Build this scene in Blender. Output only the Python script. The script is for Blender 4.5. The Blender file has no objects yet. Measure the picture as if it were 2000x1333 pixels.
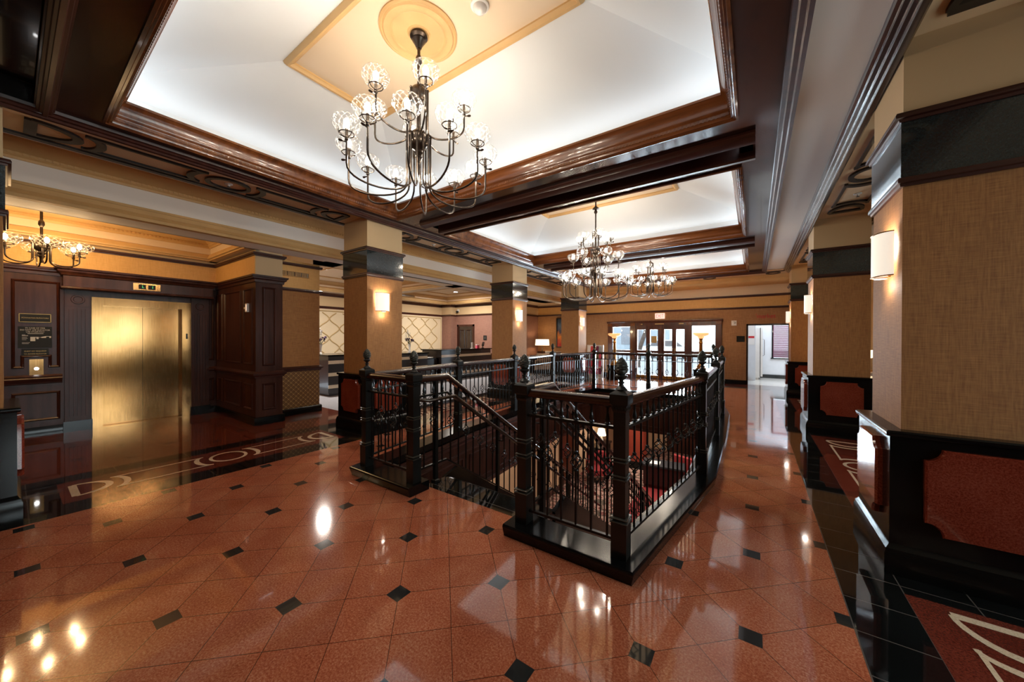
import bpy, bmesh, math, random
from mathutils import Vector, Matrix
from mathutils.geometry import tessellate_polygon
PI = math.pi
random.seed(7)
S = bpy.context.scene
COL = S.collection

# ------------------------------------------------------------------ camera, world, big lights, exposure
F_PX, CY, YAW, PITCH, ROLL, CAM_H = 682.94, 664.34, 0.605927, -0.0045566, 0.0029298, 1.53
cam = bpy.data.cameras.new('camera')
cam.sensor_width = 36.0
cam.lens = F_PX * 36.0 / 2000.0
cam.shift_y = (CY - 666.5) / 2000.0
cam.clip_start = 0.05
camo = bpy.data.objects.new('camera', cam)
COL.objects.link(camo)
fw = Vector((-math.sin(YAW) * math.cos(PITCH), math.cos(YAW) * math.cos(PITCH), math.sin(PITCH)))
rt = Vector((math.cos(YAW), math.sin(YAW), 0))
up = rt.cross(fw)
r2 = math.cos(ROLL) * rt + math.sin(ROLL) * up
u2 = -math.sin(ROLL) * rt + math.cos(ROLL) * up
camo.matrix_world = Matrix(((r2.x, u2.x, -fw.x, 0), (r2.y, u2.y, -fw.y, 0), (r2.z, u2.z, -fw.z, CAM_H), (0, 0, 0, 1)))
S.camera = camo

S.view_settings.view_transform = 'Standard'
S.view_settings.look = 'None'
S.view_settings.gamma = 1.0
S.view_settings.use_curve_mapping = False
S.view_settings.exposure = 0.5
try:
    S.cycles.use_denoising = True
    S.cycles.max_bounces = 10
    S.cycles.diffuse_bounces = 5
    S.cycles.glossy_bounces = 4
    S.cycles.transmission_bounces = 6
    S.cycles.transparent_max_bounces = 24
    S.cycles.caustics_reflective = False
    S.cycles.caustics_refractive = False
    S.cycles.sample_clamp_indirect = 6.0
    S.cycles.use_light_tree = True
except Exception:
    pass

W = bpy.data.worlds.new('world')
S.world = W
W.use_nodes = True
W.node_tree.nodes['Background'].inputs[0].default_value = (0.80, 0.90, 1.0, 1)
W.node_tree.nodes['Background'].inputs[1].default_value = 2.2


def lamp(name, kind, loc, power, color=(1, 1, 1), size=None, size_y=None, aim=None, parent=None, radius=None, spread=None):
    d = bpy.data.lights.new(name, kind)
    d.energy = power
    d.color = color
    if kind == 'AREA':
        d.shape = 'RECTANGLE'
        d.size = size
        d.size_y = size_y if size_y else size
        if spread:
            d.spread = spread
    elif radius is not None:
        d.shadow_soft_size = radius
    o = bpy.data.objects.new(name, d)
    COL.objects.link(o)
    o.location = loc
    if aim is not None:
        o.rotation_euler = Vector(aim).to_track_quat('-Z', 'Y').to_euler()
    if parent:
        o.parent = parent
    return o


DAY = (0.80, 0.90, 1.0)
LED = (0.84, 0.93, 1.0)
WARM = (1.0, 0.88, 0.74)
# daylight through the glazed entrance (far wall) and the windows of the right-hand wall
lamp('daylight_entrance', 'AREA', (-2.93, 14.75, 1.25), 1000, DAY, 4.2, 2.3, (0, -1, -0.05))
lamp('daylight_windows', 'AREA', (4.95, 2.8, 1.75), 150, (0.95, 1.0, 0.97), 5.6, 2.0, (-1, 0, -0.08))
lamp('market_ceiling_fill', 'AREA', (1.6, 15.8, 2.6), 75, DAY, 2.6, 2.6, (-0.2, -0.1, -1))  # unseen overhead panel added to brighten the market room
# LED coves of the three ceiling trays (behind the crown lip, shining up the vault)
TRAYS = [(-4.87, -0.13, 0.50, 3.70), (-4.87, -0.13, 4.75, 8.00), (-4.87, -0.13, 9.05, 12.25)]
for (x0, x1, y0, y1) in TRAYS:
    for (px, py, sx, sy, ax) in ((x0 - .05, (y0 + y1) / 2, .06, y1 - y0, (1.1, 0, 1)), (x1 + .05, (y0 + y1) / 2, .06, y1 - y0, (-1.1, 0, 1)),
                                 ((x0 + x1) / 2, y0 - .05, x1 - x0, .06, (0, 1.1, 1)), ((x0 + x1) / 2, y1 + .05, x1 - x0, .06, (0, -1.1, 1))):
        l = lamp('cove_light', 'AREA', (px, py, 3.63), 1.35 * max(sx, sy), LED, sx, sy)
        a = Vector(ax).normalized()
        # keep the strip's long side along its wall while tilting it toward the vault
        if sx > sy:
            l.rotation_euler = (PI - math.atan2(a.y, a.z) * 1.0, 0, 0)
        else:
            l.rotation_euler = (0, PI + math.atan2(a.x, a.z), 0)

# ------------------------------------------------------------------ materials
def lin(c):
    c = c / 255.0
    return c / 12.92 if c <= 0.04045 else ((c + 0.055) / 1.055) ** 2.4


def rgb(h):
    return (lin(int(h[0:2], 16)), lin(int(h[2:4], 16)), lin(int(h[4:6], 16)), 1)


class NT:
    def __init__(self, name):
        self.m = bpy.data.materials.new(name)
        self.m.use_nodes = True
        self.t = self.m.node_tree
        self.b = self.t.nodes['Principled BSDF']
        self.out = self.t.nodes['Material Output']

    def n(self, kind, **kw):
        x = self.t.nodes.new(kind)
        for k, v in kw.items():
            setattr(x, k, v)
        return x

    def set(self, sock, v):
        if hasattr(v, 'is_output') or isinstance(v, bpy.types.NodeSocket):
            self.t.links.new(v, sock)
        else:
            sock.default_value = v

    def math(self, op, a, b=0.0, c=None):
        x = self.n('ShaderNodeMath', operation=op)
        self.set(x.inputs[0], a)
        self.set(x.inputs[1], b)
        if c is not None:
            self.set(x.inputs[2], c)
        return x.outputs[0]

    def mix(self, fac, a, b, blend='MIX'):
        x = self.n('ShaderNodeMix', data_type='RGBA', blend_type=blend)
        self.set(x.inputs[0], fac)
        self.set(x.inputs[6], a)
        self.set(x.inputs[7], b)
        return x.outputs[2]

    def obj(self, scale=None):
        c = self.n('ShaderNodeTexCoord').outputs['Object']
        if scale:
            mp = self.n('ShaderNodeMapping')
            mp.inputs['Scale'].default_value = scale
            self.t.links.new(c, mp.inputs[0])
            return mp.outputs[0]
        return c

    def noise(self, vec, scale, detail=3.0, rough=0.5):
        x = self.n('ShaderNodeTexNoise')
        self.t.links.new(vec, x.inputs['Vector'])
        x.inputs['Scale'].default_value = scale
        x.inputs['Detail'].default_value = detail
        x.inputs['Roughness'].default_value = rough
        return x.outputs[0]

    def ramp(self, fac, stops):
        x = self.n('ShaderNodeValToRGB')
        el = x.color_ramp.elements
        while len(el) < len(stops):
            el.new(0.5)
        for e, (p, c) in zip(el, stops):
            e.position = p
            e.color = c if len(c) == 4 else (*c, 1)
        self.t.links.new(fac, x.inputs[0])
        return x.outputs[0]

    def bump(self, h, strength=0.2, dist=0.01):
        x = self.n('ShaderNodeBump')
        x.inputs['Strength'].default_value = strength
        x.inputs['Distance'].default_value = dist
        self.t.links.new(h, x.inputs['Height'])
        self.t.links.new(x.outputs[0], self.b.inputs['Normal'])

    def p(self, **kw):
        names = dict(color='Base Color', rough='Roughness', metal='Metallic', coat='Coat Weight', coatr='Coat Roughness', ior='IOR', spec='Specular IOR Level',
                     emit='Emission Color', estr='Emission Strength', aniso='Anisotropic', alpha='Alpha', sheen='Sheen Weight')
        for k, v in kw.items():
            self.set(self.b.inputs[names[k]], v)
        return self


def plain(name, h, rough=0.5, metal=0.0, coat=0.0, var=0.08, scale=6.0):
    t = NT(name)
    c = rgb(h)
    nz = t.noise(t.obj(), scale, 4.0)
    d = tuple(v * (1 - var) for v in c[:3]) + (1,)
    e = tuple(min(1, v * (1 + var)) for v in c[:3]) + (1,)
    t.p(color=t.ramp(nz, [(0.3, d), (0.7, e)]), rough=rough, metal=metal, coat=coat, coatr=0.05)
    return t.m


def wood(name, dark, light, rough=0.25, coat=0.6, axis='z', scale=1.0, spec=0.5):
    t = NT(name)
    s = {'x': (1.2, 14, 14), 'y': (14, 1.2, 14), 'z': (14, 14, 1.2)}[axis]
    v = t.obj(tuple(q * scale for q in s))
    n1 = t.noise(v, 1.6, 6.0, 0.62)
    n2 = t.noise(t.obj(), 1.1, 2.0)
    f = t.math('ADD', t.math('MULTIPLY', n1, 0.75), t.math('MULTIPLY', n2, 0.25))
    t.p(color=t.ramp(f, [(0.32, rgb(dark)), (0.68, rgb(light))]), rough=rough, coat=coat, coatr=0.08, spec=spec)
    t.bump(n1, 0.03, 0.003)
    return t.m


def weave(name, a, b, rough=0.75, k=1.0):
    """woven wallpaper: crossed thread streaks"""
    t = NT(name)
    v1 = t.noise(t.obj((40 * k, 40 * k, 2.5 * k)), 3.0, 3.0, 0.6)
    v2 = t.noise(t.obj((3 * k, 3 * k, 60 * k)), 3.0, 3.0, 0.6)
    f = t.math('ADD', t.math('MULTIPLY', v1, 0.5), t.math('MULTIPLY', v2, 0.5))
    t.p(color=t.ramp(f, [(0.36, rgb(a)), (0.64, rgb(b))]), rough=rough)
    t.bump(f, 0.15, 0.002)
    return t.m


def granite(name, dark, mid, light, rough=0.08, coat=0.4, sc=1.0, seams=None, spec=0.5):
    t = NT(name)
    c = granite_color(t, dark, mid, light, sc)
    if seams:
        c = t.mix(seam_mask(t, *seams), c, rgb('5a5450'))
    t.p(color=c, rough=rough, coat=coat, coatr=0.03, spec=spec)
    return t.m


def granite_color(t, dark, mid, light, sc=1.0):
    o = t.obj()
    n1 = t.noise(o, 95 * sc, 3.0, 0.75)
    n2 = t.noise(o, 3.0, 4.0, 0.6)
    n3 = t.noise(o, 420 * sc, 1.0, 0.5)
    f = t.math('ADD', t.math('ADD', t.math('MULTIPLY', n1, 0.55), t.math('MULTIPLY', n3, 0.25)), t.math('MULTIPLY', n2, 0.2))
    return t.ramp(f, [(0.36, rgb(dark)), (0.5, rgb(mid)), (0.66, rgb(light))])


def seam_mask(t, px, py, w, ox=0.0, oy=0.0):
    sp = t.n('ShaderNodeSeparateXYZ')
    t.t.links.new(t.obj(), sp.inputs[0])

    def line(v, period, off):
        q = t.math('ABSOLUTE', t.math('SUBTRACT', t.math('FRACT', t.math('DIVIDE', t.math('SUBTRACT', v, off), period)), 0.5))
        return t.math('GREATER_THAN', q, 0.5 - w / period)
    m = None
    if px:
        m = line(sp.outputs[0], px, ox)
    if py:
        l2 = line(sp.outputs[1], py, oy)
        m = l2 if m is None else t.math('MAXIMUM', m, l2)
    return m


def floor_material(name, dark, mid, light, rough):
    """polished red granite squares laid at 45 degrees, small black squares at every second corner"""
    t = NT(name)
    base = granite_color(t, dark, mid, light)
    sp = t.n('ShaderNodeSeparateXYZ')
    t.t.links.new(t.obj(), sp.inputs[0])
    SX, SY, OX, OY = 0.43335, 0.41988, -0.00866, -1.18757
    u = t.math('DIVIDE', t.math('SUBTRACT', sp.outputs[0], OX), SX)
    v = t.math('DIVIDE', t.math('SUBTRACT', sp.outputs[1], OY), SY)
    p = t.math('MULTIPLY', t.math('ADD', u, v), 0.5)
    q = t.math('MULTIPLY', t.math('SUBTRACT', u, v), 0.5)

    def line(x):
        a = t.math('ABSOLUTE', t.math('SUBTRACT', t.math('FRACT', t.math('MULTIPLY', x, 2.0)), 0.5))
        return t.math('GREATER_THAN', a, 0.5 - 0.0055)
    grout = t.math('MAXIMUM', line(p), line(q))
    dp = t.math('SUBTRACT', p, t.math('FLOOR', t.math('ADD', p, 0.5)))
    dq = t.math('SUBTRACT', q, t.math('FLOOR', t.math('ADD', q, 0.5)))
    du = t.math('MULTIPLY', t.math('ABSOLUTE', t.math('ADD', dp, dq)), SX)
    dv = t.math('MULTIPLY', t.math('ABSOLUTE', t.math('SUBTRACT', dp, dq)), SY)
    dm = t.math('MAXIMUM', du, dv)
    dia = t.math('LESS_THAN', dm, 0.051)
    # the course of whole slabs against the front kerb carries no black squares
    skip = t.math('MULTIPLY', t.math('COMPARE', sp.outputs[0], -1.1, 0.6), t.math('COMPARE', sp.outputs[1], 2.2, 0.14))
    dia = t.math('MULTIPLY', dia, t.math('SUBTRACT', 1.0, skip))
    # per-slab tone
    cell = t.n('ShaderNodeCombineXYZ')
    t.set(cell.inputs[0], t.math('FLOOR', t.math('MULTIPLY', p, 2.0)))
    t.set(cell.inputs[1], t.math('FLOOR', t.math('MULTIPLY', q, 2.0)))
    wn = t.n('ShaderNodeTexWhiteNoise', noise_dimensions='2D')
    t.t.links.new(cell.outputs[0], wn.inputs[0])
    tone = t.math('ADD', t.math('MULTIPLY', wn.outputs[0], 0.16), 0.92)
    tn = t.n('ShaderNodeCombineXYZ')
    for i in range(3):
        t.set(tn.inputs[i], tone)
    c = t.mix(1.0, base, tn.outputs[0], 'MULTIPLY')
    c = t.mix(grout, c, rgb('4a2a1e'))
    c = t.mix(dia, c, rgb('2b2c2c'))
    t.p(color=c, rough=rough, coat=0.5, coatr=0.03)
    return t.m


def emit(name, h, strength, base='ffffff', rough=0.5):
    t = NT(name)
    nz = t.noise(t.obj(), 30.0, 2.0)
    t.p(color=rgb(base), rough=rough, emit=t.mix(t.math('MULTIPLY', nz, 0.15), rgb(h), (1, 1, 1, 1)), estr=strength)
    return t.m


M = {}
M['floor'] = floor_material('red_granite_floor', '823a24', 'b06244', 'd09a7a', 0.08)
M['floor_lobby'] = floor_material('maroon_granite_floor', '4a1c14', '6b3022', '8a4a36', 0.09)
M['black_tile'] = granite('black_granite_tile', '08090a', '111313', '1c1f20', 0.05, 0.5, seams=(0.305, 0.305, 0.003, 0.7485, 0.1))
M['black_tile_left'] = granite('black_granite_tile_long', '08090a', '111313', '1c1f20', 0.05, 0.5, seams=(None, 0.61, 0.003, 0, 0.1))
M['black_granite'] = granite('black_granite', '060607', '0c0d0d', '161718', 0.16, 0.0, spec=0.28)
M['band'] = granite('maroon_granite_band', '421610', '64291e', '7c4434', 0.08, 0.4)
M['inlay'] = granite('cream_stone_inlay', 'b39c80', 'd4bfa2', 'e2d3bd', 0.12, 0.3)
M['granite_red'] = granite('red_granite_panel', '4c180f', '7a3020', '93503c', 0.1, 0.6)
M['slate'] = granite('dark_polished_slate', '171a1b', '22282a', '303838', 0.1, 0.5)
M['wood_dark'] = wood('dark_mahogany', '170b08', '2c1611', 0.22, 0.6, 'x', 0.5)
M['wood_panel'] = wood('mahogany_panelling', '2d1610', '523126', 0.28, 0.0, 'z', 0.5, 0.22)
M['wood_crown'] = wood('stained_crown_moulding', '43210f', '8a5128', 0.25, 0.5, 'x', 0.4)
M['wood_trim'] = wood('red_brown_trim', '2a120d', '4a2318', 0.38, 0.2, 'x', 0.4)
M['wood_rail'] = wood('handrail_wood', '1c0d09', '3c1d14', 0.25, 0.7, 'y', 0.5)
M['wood_door'] = wood('entrance_door_wood', '2c130b', '5c2d18', 0.3, 0.5, 'z', 0.5)
M['wood_desk'] = wood('dark_walnut_desk', '120c0b', '241815', 0.3, 0.4, 'y', 0.5)
M['dark_moulding'] = plain('near_black_moulding', '1d1411', 0.42, coat=0.15, var=0.2, scale=10)
M['white'] = plain('white_ceiling_paint', 'e6eaeb', 0.7, var=0.02, scale=0.8)
M['cream'] = plain('cream_ceiling_paint', 'e2ccae', 0.65, var=0.03, scale=1.2)
M['cream_neck'] = plain('cream_wall_paint', 'c8ac84', 0.7, var=0.03, scale=1.5)
M['cream_face'] = plain('pale_beam_paint', 'f0ebe6', 0.65, var=0.03, scale=1.0)
M['cornice'] = plain('ochre_cornice_paint', 'cfa972', 0.55, var=0.08, scale=3.0)
M['tan'] = plain('tan_soffit_paint', 'e2c39a', 0.6, var=0.05, scale=2.0)
M['grey_ceiling'] = plain('pale_grey_ceiling_paint', 'e0dcd8', 0.6, var=0.03, scale=0.8)
M['grass'] = weave('brown_grasscloth', '86582f', 'ae7b45', 0.75)
M['frieze'] = weave('ochre_wallpaper', 'cf9f5c', 'e2b676', 0.7)
M['brown_wall'] = weave('umber_grasscloth', '8e6240', 'b08458', 0.75, 0.8)
M['mauve_wall'] = weave('mauve_grasscloth', '7d5548', '98705f', 0.75, 0.8)
M['plaster'] = plain('ivory_relief_panel', 'd9c6a6', 0.6, var=0.03, scale=2.0)
M['relief'] = plain('gilt_relief_moulding', 'b09462', 0.5, var=0.08, scale=5.0)
M['iron'] = plain('black_wrought_iron', '151716', 0.38, 0.55, 0.25, var=0.2, scale=20.0)
M['iron_post'] = plain('painted_cast_iron', '141614', 0.42, 0.35, 0.25, var=0.25, scale=14.0)
M['iron_edge'] = plain('worn_iron_edge', '4c4a42', 0.4, 0.6, 0.1, var=0.25, scale=40.0)
M['pine'] = plain('verdigris_cast_iron', '33352f', 0.45, 0.5, 0.2, var=0.5, scale=70.0)
M['bronze'] = plain('dark_bronze', '4a4038', 0.28, 0.9, 0.2, var=0.2, scale=18.0)
M['gold'] = plain('antique_gold', 'a5742c', 0.35, 0.85, 0.1, var=0.25, scale=18.0)
M['steel'] = plain('satin_steel', '8c8c90', 0.3, 0.9, var=0.1, scale=10)
M['white_plastic'] = plain('white_plastic', 'e4e0da', 0.4, var=0.03)
M['black_plastic'] = plain('black_plastic', '141414', 0.35, var=0.1)
M['off_white'] = plain('market_wall_paint', 'd9dde2', 0.6, var=0.03)
M['white_tile'] = plain('white_floor_tile', 'd6d2ca', 0.2, coat=0.3, var=0.05, scale=3)
M['carpet_grey'] = plain('grey_carpet', '8d8d92', 0.95, var=0.15, scale=40)
M['lower_wall'] = plain('lower_cream_wall', 'd8b894', 0.7, var=0.04)
M['lower_red'] = plain('terracotta_column_paint', '8c3420', 0.6, var=0.1)
M['charcoal_fabric'] = plain('charcoal_upholstery', '1d1d22', 0.8, var=0.2, scale=60)
M['red_fabric'] = plain('crimson_upholstery', '8c2a2c', 0.85, var=0.15, scale=60)
M['beige_fabric'] = plain('beige_upholstery', '9b7f66', 0.85, var=0.15, scale=60)
M['ceramic'] = plain('white_ceramic', 'dad7d2', 0.2, coat=0.4, var=0.03)
M['leaf'] = plain('green_stem', '3f4f2a', 0.6, var=0.3, scale=20)
M['purple'] = plain('purple_petals', '3e2146', 0.7, var=0.4, scale=40)
M['paleflower'] = plain('pale_blue_blossom', 'b9bcc6', 0.7, var=0.2, scale=40)
M['burgundy'] = plain('burgundy_blind', '6e2244', 0.6, var=0.1)
M['paper'] = plain('white_paper', 'e8e6e2', 0.7, var=0.03)
M['pink'] = plain('pink_card', 'd2506a', 0.6, var=0.05)
M['concrete'] = plain('outdoor_paving', 'a9abad', 0.8, var=0.1, scale=2)
M['facade'] = plain('grey_facade', 'aab4bc', 0.8, var=0.1, scale=1)
M['bark'] = plain('tree_bark', '5b544e', 0.9, var=0.3, scale=8)
M['gold_text'] = plain('gold_lettering', 'b79a62', 0.4, 0.5, var=0.05)
M['white_text'] = plain('white_lettering', 'd8d8d4', 0.5, var=0.03)
M['red_text'] = plain('red_lettering', 'c23034', 0.5, var=0.05)
M['sign_black'] = plain('black_sign_plate', '101211', 0.6, var=0.1)
M['dark_panel'] = granite('dark_speckled_panel', '050606', '101314', '242a2c', 0.12, 0.4)
def bulb_material():
    t = NT('lit_bulb')
    tr = t.n('ShaderNodeBsdfTransparent')
    em = t.n('ShaderNodeEmission')
    em.inputs[0].default_value = rgb('ffe9cc')
    em.inputs[1].default_value = 30.0
    ad = t.n('ShaderNodeAddShader')
    t.t.links.new(tr.outputs[0], ad.inputs[0])
    t.t.links.new(em.outputs[0], ad.inputs[1])
    t.t.links.new(ad.outputs[0], t.out.inputs[0])
    return t.m


M['bulb'] = bulb_material()
M['shade'] = emit('lit_linen_shade', 'fff4e2', 0.48, 'f4efe6')
M['lampshade'] = emit('lit_lampshade', 'ffe6b4', 1.5, 'f4efe6')
M['alabaster'] = emit('lit_alabaster_bowl', 'ffa050', 0.9, 'd8a878')
M['downlight'] = emit('lit_downlight', 'ffffff', 14.0)
M['exit_white'] = emit('lit_exit_face', 'ffd9c4', 0.55, 'f0e2d8')
M['exit_red'] = emit('lit_exit_letters', 'ff2030', 1.4, 'c01020')
M['led_green'] = emit('lit_green_digit', '30e070', 0.9, '103018')


def brass_material():
    t = NT('brushed_brass')
    v = t.obj((3, 3, 90))
    n = t.noise(t.obj((60, 60, 1.2)), 3.0, 4.0, 0.6)
    n2 = t.noise(t.obj(), 1.4, 3.0)
    f = t.math('ADD', t.math('MULTIPLY', n, 0.4), t.math('MULTIPLY', n2, 0.6))
    t.p(color=t.ramp(f, [(0.3, rgb('7f5a30')), (0.7, rgb('b68b5c'))]), rough=t.math('ADD', t.math('MULTIPLY', n, 0.10), 0.09), metal=1.0)
    return t.m


def quilt_material():
    """gold-brown wallpaper with a diagonal trellis and small studs"""
    t = NT('trellis_wallpaper')
    sp = t.n('ShaderNodeSeparateXYZ')
    t.t.links.new(t.obj(), sp.inputs[0])
    a = t.math('MULTIPLY', t.math('ADD', sp.outputs[1], sp.outputs[2]), 11.0)
    b = t.math('MULTIPLY', t.math('SUBTRACT', sp.outputs[1], sp.outputs[2]), 11.0)

    def d(x):
        return t.math('ABSOLUTE', t.math('SUBTRACT', t.math('FRACT', x), 0.5))
    da, db = d(a), d(b)
    ln = t.math('GREATER_THAN', t.math('MAXIMUM', da, db), 0.43)
    dot = t.math('GREATER_THAN', t.math('MINIMUM', da, db), 0.40)
    c = t.mix(ln, rgb('6b4a22'), rgb('8e6a38'))
    c = t.mix(dot, c, rgb('c9a868'))
    t.p(color=c, rough=0.5)
    t.bump(t.math('MAXIMUM', da, db), 0.5, 0.01)
    return t.m


def carpet_material():
    """patterned lower lobby carpet: beige field with crimson scrolls"""
    t = NT('patterned_carpet')
    o = t.obj()
    vo = t.n('ShaderNodeTexVoronoi', feature='DISTANCE_TO_EDGE')
    t.t.links.new(o, vo.inputs['Vector'])
    vo.inputs['Scale'].default_value = 3.2
    n = t.noise(o, 9.0, 3.0)
    m1 = t.math('LESS_THAN', vo.outputs['Distance'], 0.06)
    m2 = t.math('GREATER_THAN', n, 0.56)
    c = t.mix(m2, rgb('b7978a'), rgb('7c3f3c'))
    c = t.mix(m1, c, rgb('5f5348'))
    t.p(color=c, rough=0.95)
    return t.m


def globe_material():
    """clear blown glass with a white cross-hatched cut pattern"""
    t = NT('crosshatched_glass')
    sp = t.n('ShaderNodeSeparateXYZ')
    t.t.links.new(t.obj(), sp.inputs[0])
    th = t.math('ARCTAN2', sp.outputs[1], sp.outputs[0])
    z = t.math('MULTIPLY', sp.outputs[2], 120.0)
    k = t.math('MULTIPLY', th, 14.0)
    l1 = t.math('GREATER_THAN', t.math('SINE', t.math('ADD', k, z)), 0.90)
    l2 = t.math('GREATER_THAN', t.math('SINE', t.math('SUBTRACT', k, z)), 0.90)
    ln = t.math('MAXIMUM', l1, l2)
    tr = t.n('ShaderNodeBsdfTransparent')
    tr.inputs[0].default_value = (0.97, 0.98, 0.98, 1)
    gl = t.n('ShaderNodeBsdfGlossy')
    gl.inputs['Roughness'].default_value = 0.05
    df = t.n('ShaderNodeBsdfTranslucent')
    df.inputs[0].default_value = (0.95, 0.95, 0.95, 1)
    lw = t.n('ShaderNodeLayerWeight')
    lw.inputs[0].default_value = 0.25
    m1 = t.n('ShaderNodeMixShader')
    t.set(m1.inputs[0], t.math('ADD', t.math('MULTIPLY', lw.outputs['Facing'], 0.35), 0.05))
    t.t.links.new(tr.outputs[0], m1.inputs[1])
    t.t.links.new(gl.outputs[0], m1.inputs[2])
    m2 = t.n('ShaderNodeMixShader')
    t.set(m2.inputs[0], t.math('MULTIPLY', ln, 0.10))
    t.t.links.new(m1.outputs[0], m2.inputs[1])
    t.t.links.new(df.outputs[0], m2.inputs[2])
    t.t.links.new(m2.outputs[0], t.out.inputs[0])
    return t.m


def pane_material():
    t = NT('window_glass')
    tr = t.n('ShaderNodeBsdfTransparent')
    tr.inputs[0].default_value = (0.93, 0.97, 0.98, 1)
    gl = t.n('ShaderNodeBsdfGlossy')
    gl.inputs['Roughness'].default_value = 0.02
    fr = t.n('ShaderNodeFresnel')
    fr.inputs[0].default_value = 1.45
    m1 = t.n('ShaderNodeMixShader')
    t.t.links.new(fr.outputs[0], m1.inputs[0])
    t.t.links.new(tr.outputs[0], m1.inputs[1])
    t.t.links.new(gl.outputs[0], m1.inputs[2])
    t.t.links.new(m1.outputs[0], t.out.inputs[0])
    return t.m


def art_material():
    """abstract canvas: cool greys above, glowing reds and oranges below"""
    t = NT('abstract_canvas')
    sp = t.n('ShaderNodeSeparateXYZ')
    t.t.links.new(t.obj(), sp.inputs[0])
    n = t.noise(t.obj(), 4.5, 5.0, 0.65)
    f = t.math('ADD', t.math('MULTIPLY', sp.outputs[2], 0.62), t.math('MULTIPLY', n, 0.45))
    c = t.ramp(f, [(0.0, rgb('a01c20')), (0.35, rgb('c8301c')), (0.55, rgb('e88a20')), (0.66, rgb('38304a')), (0.85, rgb('4a6078')), (1.0, rgb('26364a'))])
    t.p(color=c, rough=0.5)
    return t.m


M['brass'] = brass_material()
M['quilt'] = quilt_material()
M['carpet'] = carpet_material()
M['globe'] = globe_material()
M['pane'] = pane_material()
M['art'] = art_material()

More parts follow.
